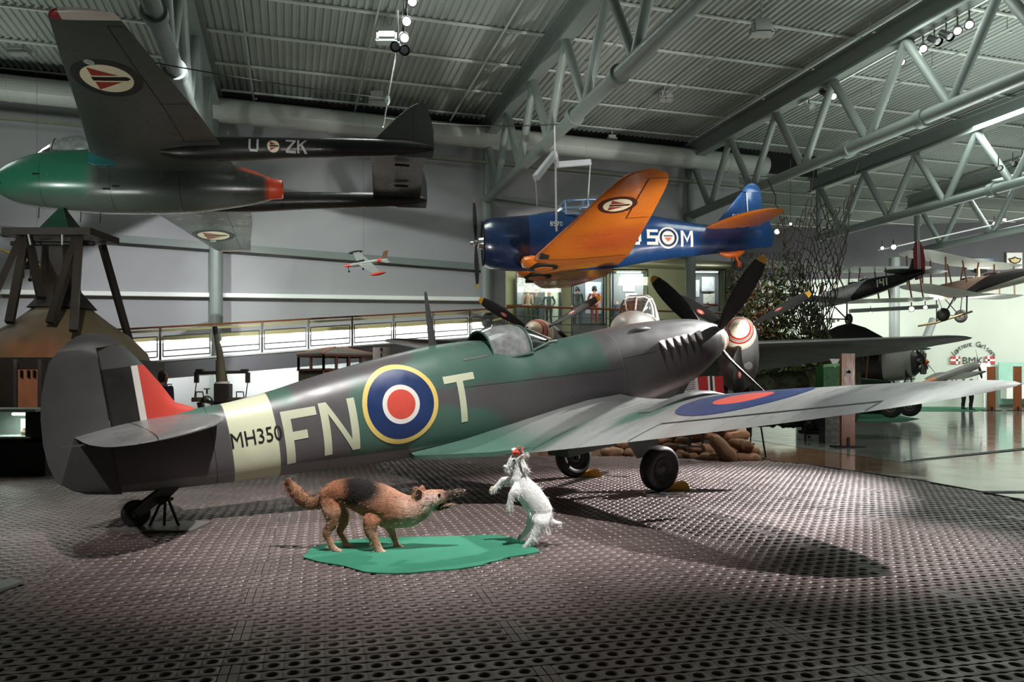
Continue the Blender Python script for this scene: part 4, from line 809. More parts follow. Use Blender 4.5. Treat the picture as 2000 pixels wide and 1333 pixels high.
for sd in(-1,1):
    W=Wing([(y,le,te-le,.36,.09,-.03) for y,le,te in((.1,6.72,8.35),(.5,6.80,8.36),(1.0,6.98,8.40),(1.4,7.17,8.42),(1.7,7.4,8.38),(1.88,7.63,8.25),(1.96,7.85,8.05))],sd); mb=MB(); W.mesh(mb,14,0,20); mb.build('tailplane',m_ho,hv,40)
levels('fin',[(.25,6.85,8.05,.10),(.46,7.05,8.05,.10),(.9,7.45,8.05,.08),(1.3,7.80,8.05,.06),(1.42,7.92,8.05,.05)],m_hb,parent=hv)
lev2('rudder',[(-.22,8.3,8.7,.03),(-.1,8.06,8.78,.05),(.2,8.06,8.83,.05),(.6,8.06,8.70,.045),(1.0,8.06,8.52,.04),(1.43,8.06,8.50,.035),(1.44,7.93,8.50,.035),(1.58,8.02,8.46,.03),(1.66,8.12,8.36,.02),(1.68,8.2,8.3,.01)],m_hb,hv)
mb=MB(); mb.tube([L(8.055,-.055,.45),L(8.055,-.045,1.4)],.012,6); mb.build('rudder_hinge',m_wht,hv)
vs,fs=text2d('8570',.2); mb=MB(); sx=.5/max(v[0] for v in vs); mb.add([L(7.55+x*sx,-.10,.62+y*1.0) for x,y in vs],fs); mb.build('tail_number',m_wht,hv)
wheel('tail_wheel',hv,L(7.72,0,-.72),(0,1,0),.17,.1,m_tyre,M('hub_orange',(216,104,40),.4))
mb=MB(); mb.rings([[L(s,w*cos(2*PI*j/10),zc+h*sin(2*PI*j/10)) for j in range(10)] for s,zc,w,h in((7.15,-.36,.05,.05),(7.4,-.42,.1,.09),(7.75,-.38,.09,.10),(7.9,-.33,.03,.03))]); mb.bar(L(7.6,.06,-.42),L(7.72,.07,-.74),.03,.06); mb.bar(L(7.6,-.06,-.42),L(7.72,-.07,-.74),.03,.06); mb.build('tail_wheel_fork',M('hub_orange',(216,104,40)),hv,50)
# greenhouse canopy with blue frames
m_fr=M('frame_blue',(120,160,214),.4); CS=[(2.42,.90,.20),(2.66,1.14,.33),(3.3,1.17,.36),(3.9,1.17,.36),(4.5,1.12,.34),(5.15,.78,.20)]
mb=MB(); SE=lambda s,zt,w:[L(s,w*cos(PI*i/10)*(1.0),.72+(zt-.72)*min(1,sin(PI*i/10)*1.35)) for i in range(11)]
mb.rings([SE(*c) for c in CS],0,False,False); cn=mb.build('canopy',glass('trainer_canopy',(.9,.95,.97),.2,.08,.1),hv,60)
for c in CS[1:5]: mb=MB(); mb.tube(SE(*c),.022,6); mb.build('canopy_hoop',m_fr,cn,50)
for i in(1,3,7,9): mb=MB(); mb.tube([SE(*c)[i] for c in CS],.016,6); mb.build('canopy_rail',m_fr,cn,50)
for i in(0,10): mb=MB(); mb.tube([SE(*c)[i] for c in CS],.02,6); mb.build('canopy_sill',m_fr,cn,50)
mb=MB(); mb.box(L(3.2,0,.75),(.1,.4,.4)); mb.box(L(4.3,0,.75),(.1,.4,.4)); mb.build('pilot_seat',m_dgrey,hv)
# lifting frame and ropes
lf=empty('lifting_frame',at(1084,300,21.2)); O=at(1084,300,21.2); tag(lf,'white lifting frame with ropes holding the orange-winged trainer','lifting frame')
mb=MB(); mb.bar((0,0,0),at(1046,348,20.3)-O,.14,.16); mb.build('spreader_arm',M('frame_white',(176,178,182),.5),lf)
mb=MB(); mb.bar(at(1088,322,22.2)-O,at(1153,317,22.6)-O,.12,.16); mb.build('spreader_arm',M('frame_white',(176,178,182),.5),lf)
mb=MB(); mb.bar((0,0,0),at(1088,322,22.2)-O,.12,.12); mb.build('spreader_arm',M('frame_white',(176,178,182),.5),lf)
for a,b,r in(((1084,300,21.2),(1083,246,20.8),.018),((1085,302,21.2),(1087,452,21.0),.028),((1153,319,22.6),(1148,394,22.0),.022),((1046,350,20.3),(1049,402,21.0),.012)):
    mb=MB(); mb.tube([at(*a)-O,at(*b)-O],r,8); mb.build('rope',M('rope_white',(190,190,186),.6),lf,40)
# ---------------------------------------------------------------- twin-engined plane
QM=(2.6864,17.632,3.0089,4.4443,.1453,-.0106)
ms=empty('twin_engined_plane',mat=posem(QM)); tag(ms,'grey twin-engined plane facing forward with two red-ringed cream spinners','aeroplane')
m_mg=M('twin_grey',(84,84,82),.42,var=.1,scale=1.5,rvar=.1); m_ml=M('twin_light_grey',(176,178,178),.35,var=.08)
MF=Fus([(0,-.27,-.17,.05),(.12,-.48,.02,.26),(.4,-.66,.19,.44),(1.0,-.80,.34,.60),(1.8,-.86,.40,.68),(3.5,-.86,.45,.68),(6,-.62,.46,.55),(9,-.30,.46,.30),(12.2,.05,.42,.08)])
mb=MB(); MF.mesh(mb,50,32); mb.build('fuselage',M('twin_fuselage',(84,84,82),.38,layers=[('half',(1,0,0),-1.0,.03,(200,200,198))],var=.08),ms,40)
for sd in(1,-1):
    W=Wing([(y,3.05+(y-.5)*.165,(3.45-(y-.5)*.315),-.31+.083*y,.16-.006*y,.145-.012*y) for y in(.4,1.5,2.5,3.5,4.5,5.5,6.4,7.1)]+[(7.6,4.24,1.10,.345,.10,.04),(7.95,4.36,.82,.37,.09,.03),(8.2,4.52,.5,.39,.08,.02),(8.33,4.7,.2,.40,.05,.0)],sd); mb=MB(); W.mesh(mb,16,0,36); mb.build('wing',m_mg,ms,40)
    N=Fus([(1.42,-.54,.24,.385),(1.7,-.80,.30,.44),(2.2,-1.15,.34,.49),(3.0,-1.30,.36,.52),(4.2,-1.15,.30,.50),(5.6,-.75,.10,.36),(6.9,-.35,-.15,.08)],y0=sd*2.45); mb=MB(); N.mesh(mb,36,30)
    mb.build('engine_nacelle',M('nacelle_grey',(112,112,112),.36,var=.1,layers=[('box',[xgt(1.9),xlt(1.915)],.004,(50,50,50))]),ms,40)
    for yy in(1,-1):
        for k in range(4):
            a=N.side(1.85+.2*k,.02,yy,-.02); mb=MB(); mb.lathe([(0,.05),(.12,.055),(.13,.04)],a,(-.7,-.7*yy,0),10); mb.build('exhaust_stub',m_black,ms,40)
    mb=MB(); mb.lathe([(0,.10),(.05,.11),(.35,.10),(.6,.02)],L(1.75,sd*2.45-.22,-.86),(-1,0,0),12); mb.build('air_scoop',m_ml,ms,50)
    mb=MB(); c=L(.62,sd*2.45,-.15); prf=[(0,0),(.02,.06),(.08,.125),(.17,.195),(.22,.225),(.27,.25),(.285,.262),(.31,.272),(.335,.285),(.36,.296),(.385,.306),(.44,.325),(.62,.375),(.80,.395),(.81,.2)]
    mb.lathe(prf,c,(-1,0,0),40,mis=[0,0,0,0,1,1,0,2,0,1,1,0,0,0]); mb.build('spinner',[m_cream,M('ring_red',(176,52,44),.35),m_black],ms,45)
    for k in range(3):
        a=PI+k*2*PI/3; d=L(0,sin(a),cos(a)); mb=MB(); o=L(1.20,sd*2.45,-.15); blade(mb,o,d,Vector((1,0,0)),1.83,.25,.33,tw0=1.1,tw1=.40,tipfrac=.93); b=mb.build('propeller_blade',[m_blk,m_yel],ms,45)
        ax=Vector((1,0,0)); t=d.cross(ax).normalized(); tw=1.1+(.40-1.1)*.52; e=t*cos(tw)+ax*sin(tw); g=d.cross(e); g=g if g.x>0 else -g
        mb=MB(); mb.add([o+d*(1.02+.10*cos(2*PI*j/20))+e*.055*sin(2*PI*j/20)+g*.030 for j in range(20)],[tuple(range(20))],0); mb.add([o+d*(1.02+.06*cos(2*PI*j/20))+e*.033*sin(2*PI*j/20)+g*.034 for j in range(20)],[tuple(range(20))],1); mb.build('blade_badge',[M('badge_red',(196,92,80),.4),M('badge_pale',(222,170,160),.4)],b)
    wheel('main_wheel',ms,L(3.2,sd*2.45,-2.45),(0,1,0),.5,.32,m_tyre,m_hub)
    for q_ in(.3,-.3): mb=MB(); mb.tube([L(3.2,sd*2.45+q_,-2.45),L(3.3,sd*2.45+q_,-1.0)],.07,10); mb.build('landing_leg',M('leg_dark',(58,60,60)),ms,40)
    W=Wing([(.1,10.4,1.5,.36,.1),(2.0,10.75,1.0,.36,.1),(2.6,11.1,.4,.36,.08)],sd); mb=MB(); W.mesh(mb,10); mb.build('tailplane',m_mg,ms,40)
levels('fin',[(.3,10.2,12.3,.14),(1.2,10.9,12.4,.1),(2.0,11.5,12.2,.07),(2.2,11.7,12.0,.03)],m_mg,parent=ms)
CM=[(1.15,.38,.28),(1.42,.80,.42),(1.9,.95,.46),(2.6,.93,.46),(3.2,.48,.36)]
SM=lambda s,zt,w:[L(s,w*cos(PI*i/12),.30+(zt-.30)*min(1,sin(PI*i/12)*1.25)) for i in range(13)]
mb=MB(); mb.rings([SM(*c) for c in CM],0,False,False); cn=mb.build('canopy',glass('twin_canopy',(.95,.97,.97),.3,.08,.1),ms,60)
m_wf=M('canopy_white',(228,228,224),.4,var=.03)
for c in CM[1:4]: mb=MB(); mb.tube(SM(*c),.03,6); mb.build('canopy_hoop',m_wf,cn,50)
for i in(0,3,6,9,12): mb=MB(); mb.tube([SM(*c)[i] for c in CM],.024,6); mb.build('canopy_bar',m_wf,cn,50)
# ---------------------------------------------------------------- stuffed dog, goat, green carpet
def limb(mb,pts,rp,rd,n=16,mi=0):
    """tapered limb: pts 3d, rp in-plane radius, rd depth radius, rounded ends"""
    pts=[Vector(p) for p in pts]; N=len(pts)
    # resample smoothly
    t=np.arange(N); tt=np.linspace(0,N-1,(N-1)*5+1)
    P=[Vector((float(spline(t,[p.x for p in pts],a)),float(spline(t,[p.y for p in pts],a)),float(spline(t,[p.z for p in pts],a)))) if N>2 else pts[0].lerp(pts[1],a) for a in tt]
    A=[float(np.interp(a,t,rp)) for a in tt]; B=[float(np.interp(a,t,rd)) for a in tt]
    d0=(P[1]-P[0]).normalized(); d1=(P[-1]-P[-2]).normalized()
    P2=[P[0]-d0*A[0]*c for c in(.9,.6,.3)]+P+[P[-1]+d1*A[-1]*c for c in(.3,.6,.9)]
    k=[math.sqrt(1-c*c) for c in(.9,.6,.3)]
    A=[A[0]*x for x in k]+A+[A[-1]*x for x in k[::-1]]; B=[B[0]*x for x in k]+B+[B[-1]*x for x in k[::-1]]
    R=[]; prev=Vector((0,1,0))
    for i in range(len(P2)):
        d=(P2[min(i+1,len(P2)-1)]-P2[max(i-1,0)]).normalized(); x=prev-d*prev.dot(d)
        x=x.normalized(); y=d.cross(x); R.append([P2[i]+x*cos(2*PI*j/n)*B[i]+y*sin(2*PI*j/n)*A[i] for j in range(n)])
    mb.rings(R,mi)
def fur(name,rgb,layers,rough=.85,strand=90,var=.3,sc=26,str_=(1,1,1),bump=1.0):
    m=M(name,rgb,rough,layers=layers,bend=.05,var=var,scale=sc,stretch=str_,rvar=.1,bump=bump,bscale=strand,spec=.2); return m
def remesh(o,vox,sm=6,disp=0.,dsz=.02):
    a=o.modifiers.new('join','REMESH'); a.mode='VOXEL'; a.voxel_size=vox; a.use_smooth_shade=True
    b=o.modifiers.new('soften','SMOOTH'); b.iterations=sm; b.factor=.5
    if disp:
        t=bpy.data.textures.new('tuft','CLOUDS'); t.noise_scale=dsz; t.noise_depth=3; c=o.modifiers.new('tufts','DISPLACE'); c.texture=t; c.strength=disp; c.mid_level=.5
def tufts(name,par,mat,spots,n,ln,wd,seed):
    """short flat fur tufts lying along given directions: spots = (centre, radius, direction)"""
    r=np.random.default_rng(seed); mb=MB()
    for c,rad,d in spots:
        for _ in range(n):
            p=Vector(c)+Vector(r.normal(0,1,3)).normalized()*rad; d2=(Vector(d)+Vector(r.normal(0,.35,3))).normalized(); s=d2.cross(Vector(r.normal(0,1,3))).normalized()*wd
            q=p+d2*ln*(.6+.8*r.random()); mb.add([p-s,p+s,q],[(0,1,2)])
    return mb.build(name,mat,par)
def pelt(o,par,mats,n,ln,d,pick,wd,V):
    g=np.random.default_rng(8); mb=MB()
    for _ in range(n):
        p=V[g.integers(len(V))]+Vector(g.normal(0,.004,3)); mi=pick(p); dd=(Vector(d)+Vector(g.normal(0,.38,3))).normalized(); s=dd.cross(Vector(g.normal(0,1,3))).normalized()*wd; q=p+dd*ln*(.4+.9*g.random()); mb.add([p-s,p+s,q],[(0,1,2)],mi)
    b=mb.build('coat_strands',[M(a,c,.9,var=.2,scale=30) for a,c in mats],par); b['kind']='stuff'
YD=6.58
def dq(a,b,dy=0.): 
    return at(540+a/4.9375,860+b/4.9375,YD)+Vector((0,dy,0))
DS=YD/F/4.9375
dog=empty('stuffed_dog',(-1.25,6.6,.012)); DO=Vector((-1.25,6.6,.012))
tag(dog,'stuffed brown and black dog crouching on the green carpet, snarling at the goat','dog')
D=lambda a,b,dy=0.: dq(a,b,dy)-DO
r_=lambda v:[x*DS for x in v]
mb=MB()
limb(mb,[D(500,540),D(600,510),D(720,510),D(850,550),D(980,600),D(1120,650),D(1240,655)],r_([95,130,150,170,185,180,130]),r_([85,105,115,135,145,130,95]),24)
limb(mb,[D(1080,670),D(1250,685),D(1370,655),D(1450,610)],r_([185,162,128,98]),r_([130,112,96,82]),20)
limb(mb,[D(1410,600),D(1500,568),D(1580,545)],r_([104,94,70]),r_([92,84,62]),20)
limb(mb,[D(1540,560),D(1640,535),D(1740,510),D(1800,497)],r_([62,46,34,22]),r_([52,40,32,22]),16)
limb(mb,[D(1440,640),D(1540,648),D(1640,640),D(1715,622)],r_([52,40,22,11]),r_([50,40,28,16]),14)
limb(mb,[D(440,560,.0),D(340,620,.01),D(250,575,.0),D(180,490,0),D(115,410,0)],r_([52,56,66,62,40]),r_([46,50,58,55,36]),16)
# legs
for dy,pt in((-.075,[(520,590,100,60),(560,700,84,50),(560,770,60,40),(520,850,44,32),(500,890,36,28),(530,950,31,24),(560,1015,30,24),(600,1050,32,28),(630,1062,26,26)]),
             (.085,[(560,620,90,55),(620,740,72,44),(628,800,52,34),(600,870,38,28),(590,900,34,26),(622,960,29,22),(650,1012,28,22),(675,1042,28,24),(690,1046,22,22)]),
             (-.095,[(980,680,105,50),(930,780,78,46),(925,850,62,38),(950,920,48,32),(985,990,40,28),(1015,1045,36,26),(1060,1082,34,30),(1110,1092,27,28)]),
             (.10,[(1060,760,80,45),(1080,850,56,36),(1100,910,40,28),(1120,970,33,24),(1140,1025,30,24),(1165,1056,29,26),(1195,1064,22,22)])):
    limb(mb,[D(a,b,dy+(.04 if i==0 and dy<0 else -.04 if i==0 else 0)) for i,(a,b,_,_) in enumerate(pt)],r_([p[2] for p in pt]),r_([p[3] for p in pt]),14)
# toes
for dy,(a,b) in((-.075,(640,1066)),(.085,(697,1050)),(-.095,(1120,1098)),(.10,(1205,1068))):
    for k in(-1,0,1): limb(mb,[D(a-18,b-2,dy+k*.020),D(a+6,b+3,dy+k*.023)],r_([17,14]),r_([14,12]),8)
# ears
for dy,e in((-.055,[(1400,580),(1380,515),(1365,462)]),(.06,[(1400,560),(1395,505),(1400,465)])):
    limb(mb,[D(a,b,dy) for a,b in e],r_([46,62,22]),r_([20,16,8]),12)
def dl(a,b,dy,rx,ry,rz,soft,col): p=D(a,b,dy); return('ell',tuple(p),(rx*DS,ry*DS,rz*DS),soft,col)
TAN=(180,132,108)
TALL=[Vector(v) for v in mb.v]; dbody=mb.build('body',fur('dog_fur',TAN,[dl(560,720,0,120,400,120,.4,(196,160,132)),dl(1200,850,0,220,500,110,.5,(176,150,120)),dl(690,800,0,200,500,200,.5,(150,108,84)),
 dl(1270,680,-.1,130,200,130,.5,(214,172,152)),dl(980,700,0,260,600,120,.5,(178,120,92)),dl(1500,600,-.06,120,200,100,.4,(226,190,178)),dl(770,470,0,260,700,150,.35,(36,32,32)),dl(560,500,0,130,600,150,.4,(158,104,78)),  # pale neck and face patches: light fur plus painted highlights
 dl(240,540,0,240,500,230,.3,(150,112,84)),dl(100,400,0,60,300,60,.5,(96,62,44)),dl(1060,1090,0,160,600,90,.4,(216,176,158)),dl(600,1060,0,110,600,60,.4,(206,168,148)),
 dl(1720,500,0,120,300,70,.3,(84,70,66)),dl(1640,650,0,120,300,50,.3,(52,42,40))],str_=(1.6,1,.6),var=.35,bump=1.0,strand=120),dog)
pelt(dbody,dog,[('fur_tan',(176,128,104)),('fur_dark',(46,38,36)),('fur_pale',(206,168,142))],4600,.038,(-.75,-.1,-.3),lambda p:1 if (p-D(770,470)).length<.16 and p.z>D(0,600).z else (2 if p.x>D(1180,0).x or p.z<D(0,950).z or random.random()<.25 else 0),.0020,TALL); remesh(dbody,.0065,5,.004,.02)
mb=MB(); 
for k in range(9):
    p=dq(1600+13*k,640-3.0*k,-.026 if k%2 else -.02)-DO; h=(16 if k in(5,7) else 8)*DS; mb.lathe([(0,.0035),(h,.0008)],p,(0,0,1),6)
mb.build('teeth',M('tooth_ivory',(236,226,206),.4),dog)
mb=MB(); limb(mb,[D(1560,628),D(1640,622),D(1690,612)],r_([16,12,6]),r_([26,22,14]),10); mb.build('tongue',M('tongue_pink',(150,80,76),.4),dog,60)
mb=MB(); limb(mb,[D(1795,494),D(1815,490)],r_([22,14]),r_([22,16]),10); mb.build('nose',M('nose_black',(52,46,46),.35),dog,60)
for dy in(-.062,.062): mb=MB(); p=D(1575,520,dy*.92); limb(mb,[p,p+Vector((.004,0,0))],r_([13,12]),[.006,.006],8); mb.build('eye',M('eye_dark',(24,18,16),.15),dog,60)
mb=MB(); p=D(1385,512,-.073); mb.add([p+Vector((30*DS*cos(2*PI*j/12),-.004,45*DS*sin(2*PI*j/12))) for j in range(12)],[tuple(range(12))]); mb.build('ear_lining',M('ear_inner',(60,36,32),.8),dog)
tufts('coat_tufts',dog,M('tuft_brown',(150,104,78),.9,var=.3,scale=30),[(D(200+k*28,520+k*14 if k<5 else 590),.055,(-.35,-.3,.6-k*.05)) for k in range(-3,6)],60,.035,.0022,3)
# goat
YG=6.74
GS=YG/F/5.33
goat=empty('stuffed_goat',(.13,6.74,.012)); GO=Vector((.13,6.74,.012)); tag(goat,'white stuffed goat kid rearing on its hind legs in front of the dog','goat')
G=lambda a,b,dy=0.: at(920+a/5.33,850+b/5.33,YG)+Vector((0,dy,0))-GO
g_=lambda v:[x*GS for x in v]
mb=MB()
limb(mb,[G(505,470),G(560,560),G(630,650),G(690,740),G(740,820),G(770,870)],g_([85,118,128,130,122,80]),g_([70,95,108,108,98,65]),24)
limb(mb,[G(490,270),G(500,340),G(505,420),G(530,510)],g_([48,58,72,100]),g_([40,46,58,82]),18)
limb(mb,[G(480,245),G(450,270),G(415,310),G(375,345)],g_([66,60,44,27]),g_([50,46,34,24]),18)
limb(mb,[G(520,260),G(560,330),G(590,370)],g_([30,26,14]),g_([22,18,10]),10)
limb(mb,[G(460,300),G(420,345),G(385,365)],g_([34,24,16]),g_([30,22,15]),12)
limb(mb,[G(820,900),G(860,915),G(920,925)],g_([38,34,22]),g_([32,28,20]),12)
for pt,dy in(([(500,560,90,40),(450,590,56,34),(425,620,40,28),(412,680,30,24),(400,720,27,22),(398,765,24,22)],-.085),([(480,500,60,36),(410,490,40,26),(345,475,28,22),(290,520,26,20),(255,560,24,18),(222,582,22,18)],.085),
             ([(740,820,105,50),(720,900,82,44),(700,950,58,36),(672,1010,50,32),(640,1060,38,26),(600,1100,27,20),(560,1150,24,20)],-.08),([(680,800,80,45),(640,890,58,38),(615,960,42,30),(590,1010,34,24),(550,1060,26,20),(520,1090,22,18)],.09)):
    limb(mb,[G(a,b,dy+(.04 if i==0 and dy<0 else -.04 if i==0 else 0)) for i,(a,b,_,_) in enumerate(pt)],g_([p[2] for p in pt]),g_([p[3] for p in pt]),14)
limb(mb,[G(512,240,-.05),G(545,215,-.085),G(580,180,-.10)],g_([20,28,8]),g_([10,10,5]),10); limb(mb,[G(500,235,.05),G(515,200,.09),G(530,175,.11)],g_([18,22,8]),g_([10,10,5]),10)
GALL=[Vector(v) for v in mb.v]; gb=mb.build('body',fur('goat_fur',(240,239,236),[],var=.05,sc=30,bump=.8,strand=110),goat); pelt(gb,goat,[('fur_white',(242,241,238))],3600,.038,(.3,-.1,-.9),lambda p:0,.0016,GALL); remesh(gb,.006,5,.003,.02)
tufts('coat_tufts',goat,M('tuft_white',(240,239,236),.9,var=.05),[(G(700+k*25,860+k*30,-.06),.035,(.15,-.35,-.9)) for k in range(-2,4)]+[(G(800,880,-.03),.03,(.4,-.2,-.7)),(G(640,1040,-.08),.025,(.2,-.2,-.9)),(G(560,340,-.02),.02,(.5,-.2,-.6)),(G(660,570,0),.05,(.7,-.1,-.3))],55,.05,.0022,5)
for p in((400,775,-.085),(214,588,.085),(552,1164,-.08),(512,1096,.09)):
    mb=MB(); c=G(*p); limb(mb,[c+Vector((.004,0,.018)),c+Vector((-.006,0,-.004))],[.017,.019],[.015,.017],10); mb.build('hoof',M('hoof_tan',(206,188,170),.5),goat,60)
for dy in(-.046,.046): mb=MB(); p=G(447,262,dy); limb(mb,[p,p+Vector((.003,0,0))],[.010,.010],[.006,.006],8); mb.build('eye',M('eye_grey',(40,44,56),.15),goat,60)
mb=MB(); p=G(555,212,-.108); mb.add([p+Vector((14*GS*cos(2*PI*j/12)+22*GS*sin(2*PI*j/12)*.6,-.002,30*GS*sin(2*PI*j/12))) for j in range(12)],[tuple(range(12))]); mb.build('ear_lining',M('ear_pink',(206,172,150),.7),goat)
mb=MB(); limb(mb,[G(352,330),G(362,336)],g_([20,22]),g_([20,22]),10); mb.build('nose',M('nose_pale',(222,206,198),.5),goat,60)
rb=empty('party_headband',G(478,190)+GO); RO=G(478,190); tag(rb,'small red, white and blue headband with horns on the goat','headband')
mb=MB(); limb(mb,[G(440,185,-.03)-RO,G(480,178,-.045)-RO,G(505,195,-.03)-RO],g_([16,22,14]),g_([18,14,14]),10); mb.build('red_band',M('band_red',(214,70,56),.6),rb,60)
for a,b,dy in((485,140,.02),(537,145,-.03)):
    mb=MB(); limb(mb,[G(a-18,b+30,dy)-RO,G(a,b+4,dy)-RO,G(a+10,b-16,dy)-RO],g_([14,12,8]),g_([12,10,7]),10); mb.build('horn',M('horn_red',(224,92,74),.5),rb,60)
mb=MB(); limb(mb,[G(440,160,0)-RO,G(452,150,0)-RO],g_([24,18]),g_([26,20]),10); mb.build('white_bow',m_wht,rb,60)
mb=MB(); limb(mb,[G(510,165,-.03)-RO,G(520,190,-.03)-RO],g_([16,14]),g_([12,12]),10); limb(mb,[G(465,160,-.03)-RO,G(470,168,-.03)-RO],g_([8,8]),g_([8,8]),8); mb.build('dark_ribbon',M('ribbon_blue',(26,30,52),.6),rb,60)
# carpet
poly=[(592.6,1089),(600,1079),(611,1068.6),(641,1060.5),(678,1055),(720,1051),(770,1049.5),(850,1048.5),(940,1046),(967,1045),(1000,1050),(1025,1057),(1040,1066),(1055,1078),(1028,1083),(995,1088),(968,1096),(954,1098.6),(940,1104),(890,1112),(844,1115),(800,1119),(773,1120),(740,1119.5),(712,1117),(690,1111),(670,1105),(645,1101),(621,1097)]
mb=MB(); pts=[gnd(x,y,.012) for x,y in poly]; mb.add(pts+[p-Vector((0,0,.009)) for p in pts],[tuple(range(len(pts))),tuple(range(len(pts),2*len(pts)))[::-1]]+[(i,(i+1)%len(pts),len(pts)+(i+1)%len(pts),len(pts)+i) for i in range(len(pts))])
tag(mb.build('green_carpet',M('carpet_green',(58,122,98),.9,var=.08,scale=5,bump=.3,bscale=300,spec=.1)),'ragged green carpet piece on the steel matting under the dog','carpet')
# ---------------------------------------------------------------- people and mannequins
def person(name,base,yaw,h,label,cat,top,leg,hair=(60,44,36),skin=(196,150,128),arms='down',helmet=None,group=None,headless=False,vox=.014):
    r=empty(name,base); r.rotation_euler=(0,0,yaw); k=h/1.78; V=lambda x,y,z:(x*k,y*k,z*k); mb=MB(); q=lambda a:[v*k for v in a]
    limb(mb,[V(0,0,.92),V(0,0,1.08),V(0,.0,1.28),V(0,.01,1.42),V(0,.01,1.48)],q([.11,.105,.125,.115,.06]),q([.165,.15,.185,.19,.09]),20)
    limb(mb,[V(0,.01,1.44),V(0,-.005,1.55)],q([.062,.058]),q([.06,.055]),12)
    if not headless:
        limb(mb,[V(0,-.015,1.555),V(0,-.012,1.62),V(0,.0,1.70)],q([.075,.10,.085]),q([.062,.077,.072]),16)
        limb(mb,[V(0,-.10,1.615),V(0,-.118,1.60)],q([.016,.014]),q([.013,.016]),8); limb(mb,[V(0,-.085,1.565),V(0,-.09,1.555)],q([.02,.02]),q([.03,.025]),8)
        for s in(-1,1): limb(mb,[V(s*.078,.0,1.64),V(s*.082,.012,1.60)],q([.02,.016]),q([.012,.01]),8)
    hands=[]
    for s in(-1,1):
        limb(mb,[V(s*.10,0,.92),V(s*.105,-.01,.70),V(s*.105,0,.49),V(s*.11,.03,.28),V(s*.11,.03,.08)],q([.10,.085,.062,.06,.042]),q([.095,.08,.058,.055,.04]),14)
        limb(mb,[V(s*.11,.05,.045),V(s*.125,-.06,.04),V(s*.135,-.15,.03)],q([.045,.04,.026]),q([.038,.045,.04]),10)
        if arms=='down': P=[V(s*.19,0,1.41),V(s*.245,.02,1.15),V(s*.255,-.02,.92)]; hd=Vector((0.0,-.15,-1))
        elif arms=='front': P=[V(s*.19,0,1.41),V(s*.27,.0,1.16),V(s*.14,-.20,1.02)]; hd=Vector((-s*.8,-.5,-.1))
        else: P=[V(s*.19,0,1.41),V(s*.29,.06,1.17),V(s*.20,-.10,.98)]; hd=Vector((-s*.4,-.5,-.5))
        limb(mb,P,q([.062,.048,.034]),q([.06,.046,.032]),12); hd=hd.normalized(); w=Vector(P[2]); limb(mb,[w,w+hd*.09*k],q([.032,.036]),q([.02,.02]),10)
        sd=hd.cross(Vector((s,0,0))).normalized()
        for j,(o,l) in enumerate(((-.027,.062),(-.009,.075),(.009,.07),(.027,.055))):
            b=w+hd*.10*k+sd*o*k; limb(mb,[b,b+hd*l*.55*k,b+(hd*l+Vector((0,0,-.008)))*k],q([.0095,.009,.0075]),q([.0095,.009,.0075]),6)
        b=w+hd*.03*k+sd*-.03*k; limb(mb,[b,b+(hd*.05-sd*.03)*k],q([.011,.009]),q([.011,.009]),6)
    lay=[('half',(0,0,-1),-.93*k,.01,leg),('half',(0,0,-1),-.075*k,.01,(24,22,22)),('half',(0,0,1),1.475*k,.008,skin)]
    if arms=='down': 
        for s in(-1,1): lay.append(('ell',(s*.258*k,-.04*k,.80*k),(.06*k,.1*k,.11*k),.1,skin))
    o=mb.build('body',M('clothes_'+label[:24],top,.8,layers=lay,var=.15,scale=9,bump=.2,bscale=40),r); remesh(o,vox,3)
    if not headless:
        mb=MB()
        if helmet: limb(mb,[V(0,.01,1.63),V(0,.012,1.70)],q([.125,.11]),q([.11,.10]),16); limb(mb,[V(0,-.11,1.655),V(0,-.115,1.64)],q([.03,.03]),q([.07,.06]),10); mb.build('helmet',M('helmet_'+label[:10],helmet,.35),r,60)
        else: limb(mb,[V(0,.035,1.60),V(0,.022,1.69),V(0,-.02,1.725)],q([.075,.085,.06]),q([.082,.084,.07]),16); mb.build('hair',M('hair_'+str(hair),hair,.8,var=.3,scale=40,bump=.5,bscale=200),r,60)
        for s in(-1,1):
            mb=MB(); limb(mb,[V(s*.03,-.098,1.635),V(s*.03,-.101,1.635)],q([.009,.008]),q([.013,.012]),6); mb.build('eye',M('eye_dark',(24,18,16)),r,60)
    return tag(r,label,cat,group)
p=at(319,724,15.5); mp=person('person',(p.x,15.5,-.03),PI-.35,1.735,'person with short dark hair and dark blue jacket seen from behind near the gun','person',(66,72,92),(40,42,52))
mb=MB(); 
for s in(-1,1): mb.box((s*.15,.02,1.455),(.10,.09,.02),0)
mb.build('shoulder_strap',M('strap_dark',(30,32,44),.7),mp)
ZG=4.13
for px,Y,yaw,h,lb,tp,lg,ar,hm,hl in ((1031,35.1,.2,1.70,'mannequin in green trousers and pinkish shirt at the left of the gallery display',(206,166,150),(96,98,70),'down',None,False),
  (1047,35.2,.1,1.62,'mannequin in grey-green uniform jacket under the orange wing, left of its twin',(104,110,106),(70,74,76),'front',None,False),
  (1072,35.2,-.1,1.62,'mannequin in dark grey uniform jacket beside the bright gallery panel',(76,82,84),(60,64,66),'bent',None,False),
  (1128,35.1,.0,1.76,'mannequin in dark flying suit and helmet in front of the cloudy backdrop',(62,66,66),(66,70,70),'down',(40,42,40),False),
  (1161,35.1,-.1,1.78,'mannequin in red-orange flight suit and helmet on the gallery',(196,112,92),(190,104,86),'bent',(58,60,56),False)):
    x=(px-1000)/F*Y; person('mannequin',(x,Y,ZG),yaw,h,lb,'mannequin',tp,lg,arms=ar,helmet=hm)
x=(1207-1000)/F*34.6; person('coat_dummy',(x,34.9,3.75),.4,1.6,'headless dummy wearing a dark coat beside the glass photo case','dummy',(70,76,88),(66,70,80),headless=True)
